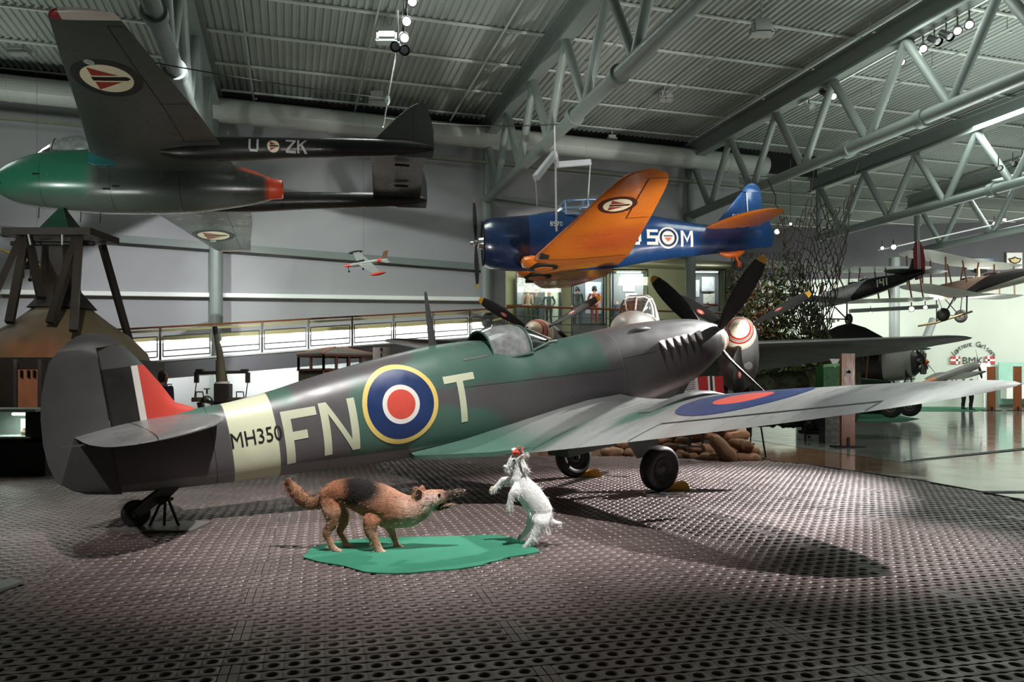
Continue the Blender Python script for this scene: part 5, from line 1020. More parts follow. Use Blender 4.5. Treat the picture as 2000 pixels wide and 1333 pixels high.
for px,Y,lb in((1897,43.2,'figure in black clothes beside the yellow-wheeled plane, nearer the post'),(1882,44.2,'figure in black clothes behind the yellow wheel')):
    x=(px-1000)/F*Y; person('figure',(x,Y,-.03),.6,1.75,lb,'figure',(26,26,28),(22,22,24),arms='bent',vox=.02)
# ---------------------------------------------------------------- gallery cases and rail
def gcase(name,x0,x1,y0,y1,Y,label,posters,lit,ped=True,back=(150,154,156)):
    r=empty(name,at((x0+x1)/2,y1,Y)); O=at((x0+x1)/2,y1,Y); w=(x1-x0)/F*Y; h=(y1-y0)/F*Y; d=1.0
    mb=MB(); mb.box((0,d,h/2),(w,.05,h)); mb.build('back_panel',M('case_back_%d%d%d'%back,back,.7,var=.06),r)
    mb=MB()
    for sx in(-1,1): 
        mb.box((sx*w/2,0,h/2),(.05,.05,h)); mb.box((sx*w/2,d,h/2),(.05,.05,h)); mb.box((sx*w/2,d/2,h),(.05,d,.05))
    mb.box((0,0,h),(w,.05,.06)); mb.box((0,d,h),(w,.05,.06)); mb.box((0,0,.02),(w,.06,.06)); mb.build('frame',M('case_frame',(36,36,38),.4),r)
    mb=MB(); mb.box((0,d/2,-.35),(w+.05,d+.05,.7)); mb.build('plinth',M('plinth_grey',(70,70,72),.6),r)
    mb=MB(); mb.box((0,-.03,h/2),(w,.012,h-.04)); mb.build('glass_pane',glass('case_glass',(.95,1,.98)),r)
    for a,b,pw,ph,c in posters: mb=MB(); mb.box((a*w/2,d-.05,b*h),(pw*w,.02,ph*h)); mb.build('photo_board',M('photo_%d_%d_%d'%c,c,.6,var=.25,scale=9),r)
    mb=MB(); mb.box((0,d*.4,h-.05),(w*.7,.08,.04)); mb.build('case_lamp',m_tube,r)
    if lit: lamp('AREA',O+Vector((0,.35,h-.12)),O+Vector((0,.7,0)),lit,(.97,.98,1),w*.8,name='case_light',sy=.2)
    return tag(r,label,'display case','gallery display cases')
W_=(214,216,220); gcase('display_case',1008,1096,535,635,34.6,'wide gallery case with uniformed mannequins under the orange wing',[(-.8,.62,.14,.35,(190,194,206)),(.62,.45,.30,.95,(222,226,206))],9,back=(104,108,112))
gcase('display_case',1120,1184,530,635,34.6,'gallery case with helmeted mannequins before a cloudy sky picture',[(.35,.55,.5,.6,(206,216,234))],11,back=(120,126,134))
gcase('display_case',1197,1265,527,652,34.0,'gallery glass case with white photo boards and a dark coat beside it',[(.1,.80,.34,.2,W_),(.25,.55,.34,.24,(200,200,204)),(.82,.5,.16,.2,(120,124,128))],13,back=(116,120,126))
gcase('display_case',1352,1416,527,640,35.0,'gallery glass case with model planes right of the big column',[(-.55,.72,.3,.3,W_),(.3,.8,.4,.25,W_),(.35,.55,.36,.2,(222,222,214))],13,back=(110,114,120))
for i,(px,py) in enumerate(((1382,572),(1396,596),(1375,600))):
    mb=MB(); c=at(px,py,35.2); mb.lathe([(-.35,.01),(-.2,.05),(.1,.055),(.35,.01)],(0,0,0),(1,.2,0),10); mb.box((0,0,0),(.08,.7,.02)); mb.box((-.32,0,.06),(.06,.02,.12)); tag(mb.build('model_plane',M('model_orange' if i else 'model_grey',(190,84,56) if i else (110,112,114),.5),None,40,loc=c),['grey model plane inside the glass case right of the column','small reddish model plane low in the right-hand gallery case','small reddish model plane lowest in the right-hand gallery case'][i],'model plane')
gr=empty('gallery_railing',(0,wy(0)-.1,3.4)); RO_=Vector((0,wy(0)-.1,3.4)); tag(gr,'dark gallery railing with wooden top rail in front of the display cases','railing')
ra=Vector((-.2,wy(-.2)-.15,3.35)); rbn=Vector((11.5,wy(11.5)-.15,3.35))
for z,rr,m in((1.12,.045,m_hand),(.75,.02,None),(.45,.02,None),(.15,.02,None)):
    mb=MB(); mb.tube([ra+Vector((0,0,z))-RO_,rbn+Vector((0,0,z))-RO_],rr,8); mb.build('top_rail' if m else 'rail_bar',m or M('post_steel',(95,95,95)),gr,40)
for i in range(9): 
    mb=MB(); c=ra.lerp(rbn,i/8)-RO_; mb.bar(c,c+Vector((0,0,1.1)),.05,.05); mb.build('rail_post',M('post_steel',(95,95,95)),gr)
# ---------------------------------------------------------------- camouflage nets
m_net=M('net_dark',(44,38,32),.9,var=.3)
def net(name,fn,nu,nv,r,label,seed,miss=.06,jit=.25):
    g=np.random.default_rng(seed); P={}
    for j in range(nv+1):
        for i in range(nu+1):
            u=min(1,max(0,(i+(.5 if j%2 else 0)+g.normal(0,jit*.35))/(nu+.5))); v=min(1,max(0,(j+g.normal(0,jit*.3))/nv)); P[i,j]=fn(u,v)
    mb=MB()
    for (i,j),p in P.items():
        for k in((i,j+1),((i+1 if j%2 else i-1),j+1)):
            if k in P and g.random()>miss: 
                a,b=p,P[k]; m_=(a+b)/2+Vector((g.normal(0,.03),g.normal(0,.03),-.02-.04*g.random())); mb.tube([a,m_,b],[r,r*(.8+.9*g.random()),r],4,0,False)
    o=mb.build(name,m_net); return tag(o,label,'camouflage net')
def nf(u,v):
    xs=np.interp(v,[0,.25,.5,1],[1515,1521,1536,1556]); xe=np.interp(v,[0,.3,.6,1],[1669,1662,1643,1620]); x=xs+(xe-xs)*u
    tx=np.interp(u,[0,.08,.22,.36,.45,.55,.70,.85,.94,1],[383,412,440,408,376,384,412,402,372,340]); y=tx+(655-tx)*v
    return at(x,y,24.6+.5*sin(u*14+v*2)+.3*v)
net('camouflage_net',nf,14,21,.015,'dark knotted camouflage net hanging in peaks beside the blue tail fin',11)
mb=MB(); 
for a,b in(((1515,383),(1500,352)),((1583,376),(1590,330)),((1669,340),(1676,318))): mb.tube([at(*a,24.6),at(*b,25.4)],.02,5)
tag(mb.build('net_cord',m_net),'dark cords tying the hanging camouflage net to the roof truss','cord')
def nf2(u,v): 
    x0=1428-30*v; x1=1560+90*v; return at(x0+(x1-x0)*u,492+258*v,27.5+.6*sin(u*9+v*3))
n2=net('leafy_camouflage_net',nf2,20,26,.010,'leafy green and brown camouflage net spread behind the right-hand spinner',5)
cols_=[(92,104,56),(66,76,44),(116,84,54),(136,96,62),(54,58,40)]
for ci,c in enumerate(cols_):
    g=np.random.default_rng(40+ci); mb=MB()
    for _ in range(900):
        u=g.random(); v=g.random()**.6
        if ci in(2,3) and not(.1<u<.55 and .25<v<.75): continue
        p=nf2(u,v); s=(.05+.16*g.random())*(.6+.9*v); a=Vector(g.normal(0,1,3)).normalized(); b=a.cross(Vector(g.normal(0,1,3))).normalized(); mb.add([p+a*s,p+b*s*.5,p-a*s*.8+Vector((0,0,-.05)),p-b*s*.5],[(0,1,2,3)])
    o=mb.build('leaf_scraps',M('scrap_%d'%ci,c,.9,var=.3,scale=3),n2); o['kind']='stuff'
# ---------------------------------------------------------------- sandbags
m_bag=[M('sandbag_%d'%i,c,.9,var=.2,scale=5,bump=.5,bscale=40) for i,c in enumerate(((150,116,88),(136,100,74),(164,124,94),(120,88,64)))]
def bag(px,py,wp,hp,rot,Y,i):
    L_=wp/F*Y/2; hz=hp/F*Y/2*1.15; g=np.random.default_rng(i); R=[]
    for t in np.linspace(-1,1,11):
        k=(1-abs(t)**5)**.5 if abs(t)<1 else .1; k=max(k,.30); e=1+.06*g.normal(); R.append([Vector((t*L_,.19*(k**.4)*e*math.copysign(abs(cos(2*PI*j/14))**.75,cos(2*PI*j/14)),hz*(k if abs(t)<.9 else k*.55)*math.copysign(abs(sin(2*PI*j/14))**.6,sin(2*PI*j/14))*(1+.10*sin(t*4+i*1.7)+.06*cos(j+i))+.008*g.normal())) for j in range(14)])
    mb=MB(); mb.rings(R); o=mb.build('sandbag',m_bag[i%4],None,60); o.location=at(px,py,Y); o.rotation_euler=(.1*g.normal(),math.radians(rot),.15*g.normal()); return o
BG=[(1196,884,46,17,0,15.6),(1243,887,48,18,2,15.4),(1292,890,50,18,0,15.1),(1342,891,50,18,3,14.9),(1392,896,54,18,8,14.5),(1221,871,42,15,0,15.7),(1268,873,46,16,-2,15.5),(1318,875,52,17,0,15.2),(1366,877,52,18,4,14.9),
 (1253,859,40,14,0,15.7),(1296,861,46,15,-3,15.5),(1345,862,54,16,3,15.2),(1330,848,50,15,4,15.4),(1376,850,54,17,9,15.0),(1284,849,40,13,0,15.7),(1413,879,72,24,50,14.3),(1372,836,46,15,14,15.2),(1424,838,46,18,-6,14.9),(1438,852,48,20,-12,14.7),(1446,868,46,18,14,14.5),(1462,880,42,18,6,14.6),(1458,896,52,18,2,14.4),(1402,842,40,16,30,15.0),(1430,823,40,15,-4,15.1)]
BL=['at the far left end of the wall base','second from left along the wall base','third along the wall base, left of the wheel','on the wall base just right of the nearer wheel','flat on the base under the slanting bag','in the second layer at the left end','in the second layer behind the landing leg','in the second layer just right of the wheel','in the second layer beside the slanting bag','in the third layer at the left','in the third layer behind the landing leg','long one in the third layer beside the slanting bag','in the fourth layer above the wheel','sloping one high in the wall left of the heap','small one at the top left under the wing','leaning steeply against the end of the wall','tucked up under the wing above the slanting bag','upper one of the round heap at the right end','middle one of the heap at the right end','low one in the heap behind the slanting bag','outer one on the right side of the heap','lowest one at the right end of the wall','tilted one between the wall and the heap','topmost one of the right-hand heap under the wing']
for i,(b,lb) in enumerate(zip(BG,BL)): tag(bag(*b[:5],b[5],i),'brown sandbag '+lb,'sandbag','sandbags of the low wall')
# ---------------------------------------------------------------- posts, sign boards
def post(px,ptop,pbot,label,w=26,sign=True,Y=None):
    g=gnd(px,pbot,-.03); r=empty('wooden_post',g); k=g.y/F; h=(pbot-ptop)*k; wd=w*k
    mb=MB(); mb.box((0,0,h/2),(wd,wd*.35,h)); mb.build('shaft',m_wood,r); mb=MB(); mb.box((0,-.02,.02),(wd*2.2,wd*1.3,.03)); mb.box((0,-wd*.2,.12),(wd*.18,.03,.22)); mb.build('base_plate',m_black,r)
    if sign:
        mb=MB(); mb.box((0,-wd*.19,h*.80),(wd*.52,.012,h*.085)); s=mb.build('notice_plate',M('notice_pale',(206,196,186),.5),r); mb=MB(); mb.box((0,-wd*.2-.006,h*.80),(wd*.34,.006,h*.02)); mb.box((.01,-wd*.2-.006,h*.805),(wd*.16,.006,h*.034)); mb.build('notice_picture',m_black,s)
    return tag(r,label,'post')
post(1655,691,874,'nearest wooden post with a small notice, beside the light blue wing mark'); post(1936,717,803,'wooden post next to the black-clothed figures',14,False); post(1987,716,803,'wooden post just beyond the fighter wing tip',14,False)
sb=empty('flag_rudder_stand',at(1390,790,14.5)); O=at(1390,790,14.5); q=lambda px,py,d=0:at(px,py,14.5+d)-O
for x0,x1,c in((1364,1382,(172,40,40)),(1382,1386,(226,220,212)),(1386,1391,(30,34,48)),(1391,1395,(226,220,212)),(1395,1412,(172,40,40))):
    mb=MB(); a=[q(x0,736),q(x1,735),q(x1+4,800),q(x0+4,800)]; mb.add(a+[v+Vector((0,.05,0)) for v in a],[(0,1,2,3),(7,6,5,4),(0,4,5,1),(1,5,6,2),(2,6,7,3),(3,7,4,0)]); mb.build('striped_panel',M('flag_%d'%c[0]+str(c[1]),c,.5),sb)
mb=MB(); mb.bar(q(1372,800),q(1372,867),.04,.04); mb.bar(q(1402,800),q(1402,867),.04,.04); mb.bar(q(1372,800),q(1402,800),.04,.04); mb.build('support_frame',m_black,sb); tag(sb,'red, white and dark striped panel below the camouflaged fighter nose','panel')
ib=empty('info_board',at(1347,800,14.2)); O2=at(1347,800,14.2); q2=lambda px,py:at(px,py,14.2)-O2
mb=MB(); a=[q2(1328,742),q2(1362,738),q2(1365,764),q2(1332,768)]; mb.add(a+[v+Vector((0,.03,0)) for v in a],[(0,1,2,3),(7,6,5,4),(0,4,5,1),(1,5,6,2),(2,6,7,3),(3,7,4,0)]); mb.build('board',M('board_white',(206,206,206),.5),ib)
for i in range(5): mb=MB(); mb.bar(q2(1334,746+i*4)+Vector((0,-.004,0)),q2(1358,743+i*4)+Vector((0,-.004,0)),.004,.012); mb.build('text_line',M('print_grey',(120,120,120),.6),ib)
mb=MB(); mb.bar(q2(1347,765),q2(1347,872),.05,.05); mb.box(q2(1347,872),(.4,.3,.02)); mb.build('stand_leg',m_black,ib); tag(ib,'white text board on a stand below the fighter nose','sign')
# thin black barrier stands right of the sandbags
for px,pt,pb,lb in((1466,832,868,'short black stand behind the sandbag heap'),(1492,826,897,'thin slanting black pole right of the sandbag heap')):
    g=gnd(px+(4 if pb>880 else 0),pb,-.03); mb=MB(); a=at(px-(7 if pb>880 else 0),pt,g.y+.1); mb.tube([(0,0,.0),a-g],.018,8); mb.lathe([(0,.10),(.02,.09),(.03,.02)],(0,0,0),(0,0,1),16); tag(mb.build('barrier_pole',m_black,None,40,loc=g),lb,'pole')
# ---------------------------------------------------------------- anti-aircraft gun, kiosk, sign
gn=empty('anti_aircraft_gun',at(437,840,17.5)); O=at(437,840,17.5); q=lambda px,py,d=0.:at(px,py,17.5+d)-O; m_gun=M('gun_olive',(96,90,70),.5,var=.25,scale=4); m_gd=M('gun_dark',(52,48,42),.5,var=.2)
mb=MB(); mb.tube([q(421,652),q(424,668),q(429,690),q(431,708)],[.045,.055,.075,.08],14); mb.build('barrel',m_gun,gn,40)
mb=MB(); mb.tube([q(420,638),q(420.5,646),q(421,655)],[.05,.062,.045],14); mb.build('muzzle',m_gd,gn,40)
mb=MB(); mb.tube([q(430,704),q(432,730),q(434,750)],[.10,.12,.13],14); mb.build('recoil_sleeve',m_gun,gn,40)
mb=MB(); mb.tube([q(434,746),q(434.5,754)],.16,14); mb.build('white_band',m_white,gn,40)
mb=MB(); mb.box(q(436,768),(.30,.34,.42)); mb.box(q(446,766),(.1,.2,.3)); mb.build('breech_box',m_gd,gn)
mb=MB(); mb.bar(q(382,729),q(484,727),.05,.07); mb.build('sight_bar',m_gd,gn)
for x,s in((384,-1),(484,1)):
    mb=MB(); mb.box(q(x,738),(.09,.08,.24)); mb.box(q(x+s*-6,724),(.16,.1,.06)); mb.tube([q(x,746),q(x-2,760),q(x-4,778)],.012,6); mb.build('sight_unit',m_gd,gn)
for x,s in((391,-1),(470,1)):
    mb=MB(); mb.box(q(x,781),(.28,.3,.10)); mb.bar(q(x-8,778),q(x-8,766),.02,.02); mb.bar(q(x+7,778),q(x+5,766),.02,.02); mb.bar(q(x-8,766),q(x+5,766),.05,.03); mb.bar(q(x,786),q(x+3,800),.12,.12); mb.build('seat',m_gun,gn)
    mb=MB(); mb.bar(q(x,782),q(432,790),.07,.08); mb.build('seat_arm',m_gd,gn)
mb=MB(); mb.lathe([(-.03,.12),(0,.15),(.03,.12)],q(404,786,-.2),(0,1,0),18,cap=False); mb.tube([q(404,770),q(404,760)],.02,6); mb.tube([q(398,760),q(410,760)],.015,6); mb.build('handwheel',m_gd,gn,40)
mb=MB(); mb.lathe([(0,.75),(.12,.7),(.2,.4),(.6,.28),(.75,.4)],(0,0,-.03-O.z),(0,0,1),20); mb.build('pedestal',m_gun,gn,40)
tag(gn,'olive anti-aircraft gun with upright barrel behind the fighter tail fin','gun')
kk=empty('lookout_kiosk',at(632,760,17.6)); O=at(632,760,17.6); A=at(583,722,18.4)-O; B=at(632,722,17.6)-O; C=at(730,722,18.5)-O; A.z=C.z=B.z; D_=A+C-B; zt_=at(632,694,17.6).z-O.z; zf=-.03-O.z; m_kf=M('kiosk_frame',(92,54,40),.5)
up=lambda v,z:Vector((v.x,v.y,z))
crn=[A,B,C,D_]
for n_,(P0,P1,nm) in enumerate(((A,B,3),(B,C,5),(C,D_,3),(D_,A,5))):
    mb=MB(); a=up(P0,zf);b=up(P1,zf); mb.add([a,b,up(P1,B.z),up(P0,B.z)],[(0,1,2,3)]); v=[(x*Vector((.94,.94,1))) for x in map(Vector,mb.v)]; mb.build('plank_wall',M('kiosk_olive',(74,76,52),.6,var=.3,scale=3,stretch=(8,8,.4)) if n_%2==0 else M('kiosk_orange',(190,136,100),.6,var=.15),kk)
    mb=MB(); mb.add([up(P0,B.z),up(P1,B.z),up(P1,zt_),up(P0,zt_)],[(0,1,2,3)]); mb.build('window_pane',glass('kiosk_glass',(.93,.96,.95),.1),kk)
    for i in range(nm): f=i/(nm-1) if nm>1 else 0; c=P0.lerp(P1,f); mb=MB(); mb.bar(up(c,B.z),up(c,zt_),.05,.05); mb.build('mullion',m_kf,kk)
    mb=MB(); mb.bar(up(P0,zt_),up(P1,zt_),.07,.05); mb.bar(up(P0,B.z),up(P1,B.z),.09,.05); mb.build('window_rail',m_kf,kk)
ctr=(A+C)/2; ap=at(662,680,18.5).z-O.z
mb=MB(); E_=[ctr+(c-ctr)*1.06 for c in crn]; T_=[ctr+(c-ctr)*.12 for c in crn]; mb.rings([[up(c,zt_+.02) for c in E_],[up(c,zt_+.06) for c in E_],[up(c,ap) for c in T_]]); ro=mb.build('roof',M('kiosk_roof',(120,118,112),.6,var=.1),kk)
for c,t in zip(E_,T_): mb=MB(); mb.bar(up(c,zt_+.06),up(t,ap+.01),.06,.04); mb.build('hip_trim',M('hip_copper',(186,136,112),.5),ro)
tag(kk,'small glazed lookout kiosk with low hipped roof behind the fighter fuselage','kiosk')
sg=empty('number_sign',at(745,770,17.2)); O=at(745,770,17.2); mb=MB(); c=at(744.5,697,17.2)-O; mb.box(c,(.37,.03,.42)); mb.build('board',M('sign_cream',(240,226,218),.5),sg); mb=MB(); c2=at(745,694,17.15)-O; mb.box(c2,(.025,.02,.09)); mb.box(c2+Vector((0,0,-.05)),(.06,.02,.015)); mb.box(c2+Vector((0,0,.13)),(.05,.02,.05)); mb.build('numeral',m_black,sg)
mb=MB(); mb.bar(c+Vector((0,.03,-.2)),Vector((0,.03,-.03-O.z)),.05,.05); mb.build('stand_leg',m_black,sg); tag(sg,'white sign with the numeral 1 standing above the fighter roundel','sign')
# ---------------------------------------------------------------- hanging models on the left
tm=empty('model_jet',at(712,512,24)); O=at(712,512,24); N_=at(671,521,24)-O; T_=at(757,507,24.3)-O; Fz=at(694,493,24.9)-O; Nr=at(738,535,23.2)-O; ax=(T_-N_); l=ax.length; ad=ax.normalized()
m_sil=M('model_silver',(170,172,168),.35,metal=.3); m_mred=M('model_red',(222,72,50),.4)
mb=MB(); mb.lathe([(0,.0),(.05*l,.035),(.15*l,.055)],N_,ad,14); mb.build('nose',m_mred,tm,40)
mb=MB(); mb.lathe([(.14*l,.055),(.3*l,.075),(.55*l,.08),(.8*l,.065),(1.0*l,.03)],N_,ad,14); mb.build('fuselage',m_sil,tm,40)
mb=MB(); mb.lathe([(.76*l,.072),(.85*l,.064)],N_,ad,14); mb.build('tail_band',m_mred,tm,40)
mb=MB(); limb(mb,[N_+ad*.28*l+Vector((0,-.02,.06)),N_+ad*.45*l+Vector((0,-.02,.07))],[.05,.05],[.045,.045],10); mb.build('canopy',m_black,tm,60)
mid=N_+ad*.45*l
for P_,c in((Fz,m_black),(Nr,m_mred)):
    mb=MB(); a=[mid-ad*.12*l,mid+ad*.16*l,P_+ad*.08*l,P_-ad*.06*l]; mb.add([v+Vector((0,0,.012)) for v in a]+[v-Vector((0,0,.012)) for v in a],[(0,1,2,3),(7,6,5,4),(0,4,5,1),(1,5,6,2),(2,6,7,3),(3,7,4,0)]); mb.build('wing',m_sil,tm)
    mb=MB(); mb.lathe([(-.24,.005),(-.15,.04),(0,.055),(.15,.04),(.25,.008)],P_,ad,12); mb.build('tip_tank',c,tm,40)
sp_=(Nr-Fz).normalized(); upv=sp_.cross(ad).normalized(); upv=upv if upv.z>0 else -upv
mb=MB(); mb.plate([(0,0),(.22,0),(.30,.30),(.16,.30)],.02,T_-ad*.24,ad,upv); mb.build('fin',M('model_fin',(150,120,96),.5),tm)
mb=MB(); mb.plate([(-.3,.2),(-.05,.02),(.05,.02),(.3,.2),(.3,.28),(-.3,.28)],.015,T_-ad*.30,sp_,ad); mb.build('tailplane',m_sil,tm)
for a in(.1,.42): mb=MB(); p0=N_+ad*a*l; mb.tube([p0,p0-upv*.18],.01,6); mb.lathe([(-.015,.03),(.015,.03)],p0-upv*.19,sp_,10); mb.build('model_wheel',m_black,tm,40)
mb=MB(); mb.tube([mid,mid+Vector((0,0,6.4))],.004,5); mb.build('hanging_wire',M('cable_steel',(70,70,70)),tm); tag(tm,'silver model jet with red nose and red tip tank hanging before the back wall','model plane')
ym=empty('model_monoplane',at(72,512,20)); O=at(72,512,20); q=lambda px,py,d=0.:at(px,py,20+d)-O
mb=MB(); a,b=q(-20,480,-.4),q(148,545,.4); d=(b-a).normalized(); n_=Vector((0,.3,.95)); mb.bar(a,b,.28,.035); mb.build('wing',M('model_yellow',(214,186,74),.5),ym)
mb=MB(); limb(mb,[q(52,520),q(62,517),q(80,512),q(99,500)],[.09,.10,.07,.02],[.06,.07,.05,.015],12); mb.build('fuselage',M('model_dark',(46,46,48),.5),ym,60)
mb=MB(); mb.plate([(0,0),(.14,0),(.2,.2),(.1,.2)],.02,q(94,505),Vector((1,0,0)),Vector((0,0,1))); mb.build('fin',m_black,ym); mb=MB(); mb.bar(q(84,510,-.3),q(104,504,.3),.1,.015); mb.build('tailplane',M('model_yellow',(214,186,74)),ym)
mb=MB(); mb.box(q(46,525),(.03,.03,.5)); mb.box(q(43,520),(.10,.05,.2)); mb.build('propeller',m_black,ym)
for px in(60,76): mb=MB(); mb.tube([q(px,518),q(px-1,545)],.012,6); mb.lathe([(-.02,.05),(.02,.05)],q(px-1,547),(0,1,0),12); mb.build('model_wheel',m_black,ym,40)
mb=MB(); mb.tube([q(72,508),q(72,508)+Vector((0,0,6))],.004,5); mb.build('hanging_wire',M('cable_steel',(70,70,70)),ym); tag(ym,'yellow-winged model monoplane hanging behind the pedestal tower','model plane')
# ---------------------------------------------------------------- biplanes in the far hall
def biplane(name,q,label,secs,fm,wings,wm,tail,tm_,gear,marks=None,scale=1.0,prop=None,eng=None,extra=None):
    r=empty(name,mat=posem(q,scale)); tag(r,label,'aeroplane')
    Fz=Fus(secs,n=3.2); mb=MB(); Fz.mesh(mb,34,24)
    if marks: marks(mb,Fz)
    mb.build('fuselage',fm,r,40)
    for (s,c,z,hs,dih,nm) in wings:
        for sd in(-1,1):
            W=Wing([(y,s+(.0 if y<hs*.9 else (y-hs*.9)*.5),c-(0 if y<hs*.9 else (y-hs*.9)*1.6),z+dih*y,.09) for y in list(np.linspace(.0,hs*.9,6))+[hs*.95,hs]],sd); mb=MB(); W.mesh(mb,10,0,14); mb.build(nm,wm,r,40)
    if len(wings)==2:
        (s0,c0,z0,h0,d0,_),(s1,c1,z1,h1,d1,_)=wings
        for f in(.15,.45,.85):
            y=min(h0,h1)*f
            for sd in(-1,1):
                for k in(.15,.7): 
                    if f==.15: mb=MB(); mb.bar(L(s0+c0*k,sd*y,z0+d0*y),L(s1+c1*k,sd*.35,z1+.55),.03,.07,up=(1,0,0))
                    else: mb=MB(); mb.bar(L(s0+c0*k,sd*y,z0+d0*y),L(s1+c1*k,sd*y,z1+d1*y),.03,.08,up=(1,0,0))
                    mb.build('wing_strut',M('strut_wood',(120,84,56),.5),r)
    st,se,ht,fz=tail
    for sd in(-1,1): W=Wing([(.02,st,se-st,fz,.06),(ht*.7,st+.2,se-st-.15,fz,.06),(ht,st+.5,(se-st)*.4,fz,.05)],sd); mb=MB(); W.mesh(mb,8,0,8); mb.build('tailplane',tm_[0],r,40)
    zz=fz
    levels('fin',[(zz-.1,st+.1,se-.45,.07),(zz+.35,st+.45,se-.45,.05),(zz+.55,se-.6,se-.45,.03)],tm_[1],parent=r)
    lev2('rudder',[(zz-.35,se-.42,se-.1,.03),(zz-.1,se-.44,se+.1,.04),(zz+.35,se-.46,se+.14,.04),(zz+.85,se-.46,se+.06,.03),(zz+1.22,se-.36,se-.12,.015)],tm_[2],r)
    s,yt,zw,wr=gear
    for sd in(-1,1):
        wheel('main_wheel',r,L(s,sd*yt,zw),(0,1,0),wr,.10,m_tyre,M('wheel_disc',(110,104,92),.5,var=.15))
        for ds in(-.5,.45): mb=MB(); mb.bar(L(s,sd*(yt-.1),zw),L(s+ds,sd*.35,secs[3][1]+.05),.04,.05,up=(1,0,0)); mb.build('gear_strut',m_black,r)
    mb=MB(); mb.tube([L(s,-yt,zw),L(s,yt,zw)],.03,8); mb.build('axle',m_black,r)
    if eng:
        R,c,n=eng
        for k in range(n): a=2*PI*k/n; mb=MB(); mb.lathe([(.1,.09),(.2,.12),(R*.75,.12),(R,.07)],L(c,0,0),L(0,sin(a),cos(a)),9); mb.build('engine_cylinder',M('engine_chrome',(150,146,140),.3,metal=.8,var=.3,scale=9),r,40)
        mb=MB(); mb.lathe([(-.2,.05),(-.1,.22),(.3,.25)],L(c,0,0),(-1,0,0),16); mb.build('crankcase',m_black,r,40)
    if prop:
        R,a,ho=prop
        for k in(0,PI): mb=MB(); d=L(0,sin(a+k),cos(a+k)); blade(mb,L(-.06,0,0),d,Vector((1,0,0)),R,.08,.2,tw0=.9,tw1=.4); mb.build('propeller_blade',[M('prop_wood',(70,48,36),.35),M('prop_wood',(70,48,36))],r,45)
        mb=MB(); mb.lathe([(-.22,.02),(-.12,.12),(.05,.16)],L(0,0,0),(-1,0,0),16); mb.build('propeller_hub',M('hub_orange',(216,104,40)) if ho else m_chrome,r,45)
    if extra: extra(r,Fz)
    return r
def pq(nose,tail,yn,yt,roll=0.):
    a=at(nose[0],nose[1],yn); b=at(tail[0],tail[1],yt); d=a-b; return (a.x,a.y,a.z,math.atan2(d.y,d.x),math.asin(d.z/d.length),roll),d.length
m_silv=M('biplane_silver',(150,152,152),.35,metal=.2,var=.1); m_blkf=M('biplane_black',(28,28,28),.4); m_dope=M('doped_white',(190,190,184),.5,var=.06)
flagm=M('rudder_stripes',(120,34,40),.4,layers=[('box',[xgt(6.62),xlt(6.74)],.005,(210,206,200)),('box',[xgt(6.66),xlt(6.71)],.005,(26,30,46))])
q,l=pq((1600,588),(1812,532),36.8,30.)
sc=l/7.1
def mk(mb,Fz):
    for ch,s0,w_ in(('1',4.50,.10),('4',4.66,.26),('1',5.00,.10)):
        for P_ in strokes(ch,.32,w_,.075): mb.add([Fz.side(s0+x,-.15+y,-1,.02) for x,y in P_],[(0,1,2,3)],1)
def ck(r,Fz):
    for s in(2.6,3.4): mb=MB(); mb.lathe([(0,.22),(.04,.25),(.06,.2)],L(s,0,.36),(0,0,1),16,cap=False); mb.build('cockpit_rim',m_black,r,40); mb=MB(); mb.box(L(s-.3,0,.5),(.02,.4,.22)); mb.build('windshield',glass('case_glass'),r)
biplane('biplane',q,'black and silver biplane marked 141 with red, white and dark rudder, hung nose away',[(0,-.28,.20,.2),(.1,-.34,.26,.28),(.9,-.40,.30,.36),(2.0,-.42,.36,.38),(3.6,-.36,.36,.36),(5.5,-.2,.26,.2),(6.9,-.02,.18,.06)],
  [M('biplane_side',(176,178,178),.3,metal=.2,layers=[('half',(-.9,0,-1.6),3.0,.01,(24,24,24))]),m_ltr],[(1.25,1.35,1.15,4.6,.04,'upper_wing'),(1.5,1.3,-.38,4.5,.05,'lower_wing')],m_silv,(5.75,6.85,1.35,.16),(m_blkf,M('fin_black',(22,22,24),.4),flagm),(1.15,.75,-1.05,.27),mk,sc,(1.0,.3,False),None,ck)
q,l=pq((1818,574),(2170,508),41.5,34.5); sc=l/8.8
def sk(r,Fz):
    mb=MB(); mb.tube([L(-.9,0,-1.75),L(.2,0,-1.72),L(2.2,0,-1.40)],.06,8); mb.build('skid',M('skid_wood',(168,146,96),.5),r,50)
    for a,b in(((.2,-1.72),(.3,-.4)),((.2,-1.72),(1.4,-.5)),((1.9,-1.45),(2.0,-.5))): mb=MB(); mb.bar(L(a[0],0,a[1]),L(b[0],0,b[1]),.05,.06,up=(0,1,0)); mb.build('skid_strut',m_black,r)
    for s in(2.1,3.3): mb=MB(); mb.lathe([(0,.28),(.05,.32),(.07,.26)],L(s,0,.42),(0,0,1),16,cap=False); mb.build('cockpit_rim',M('leather_brown',(96,48,40),.6),r,40)
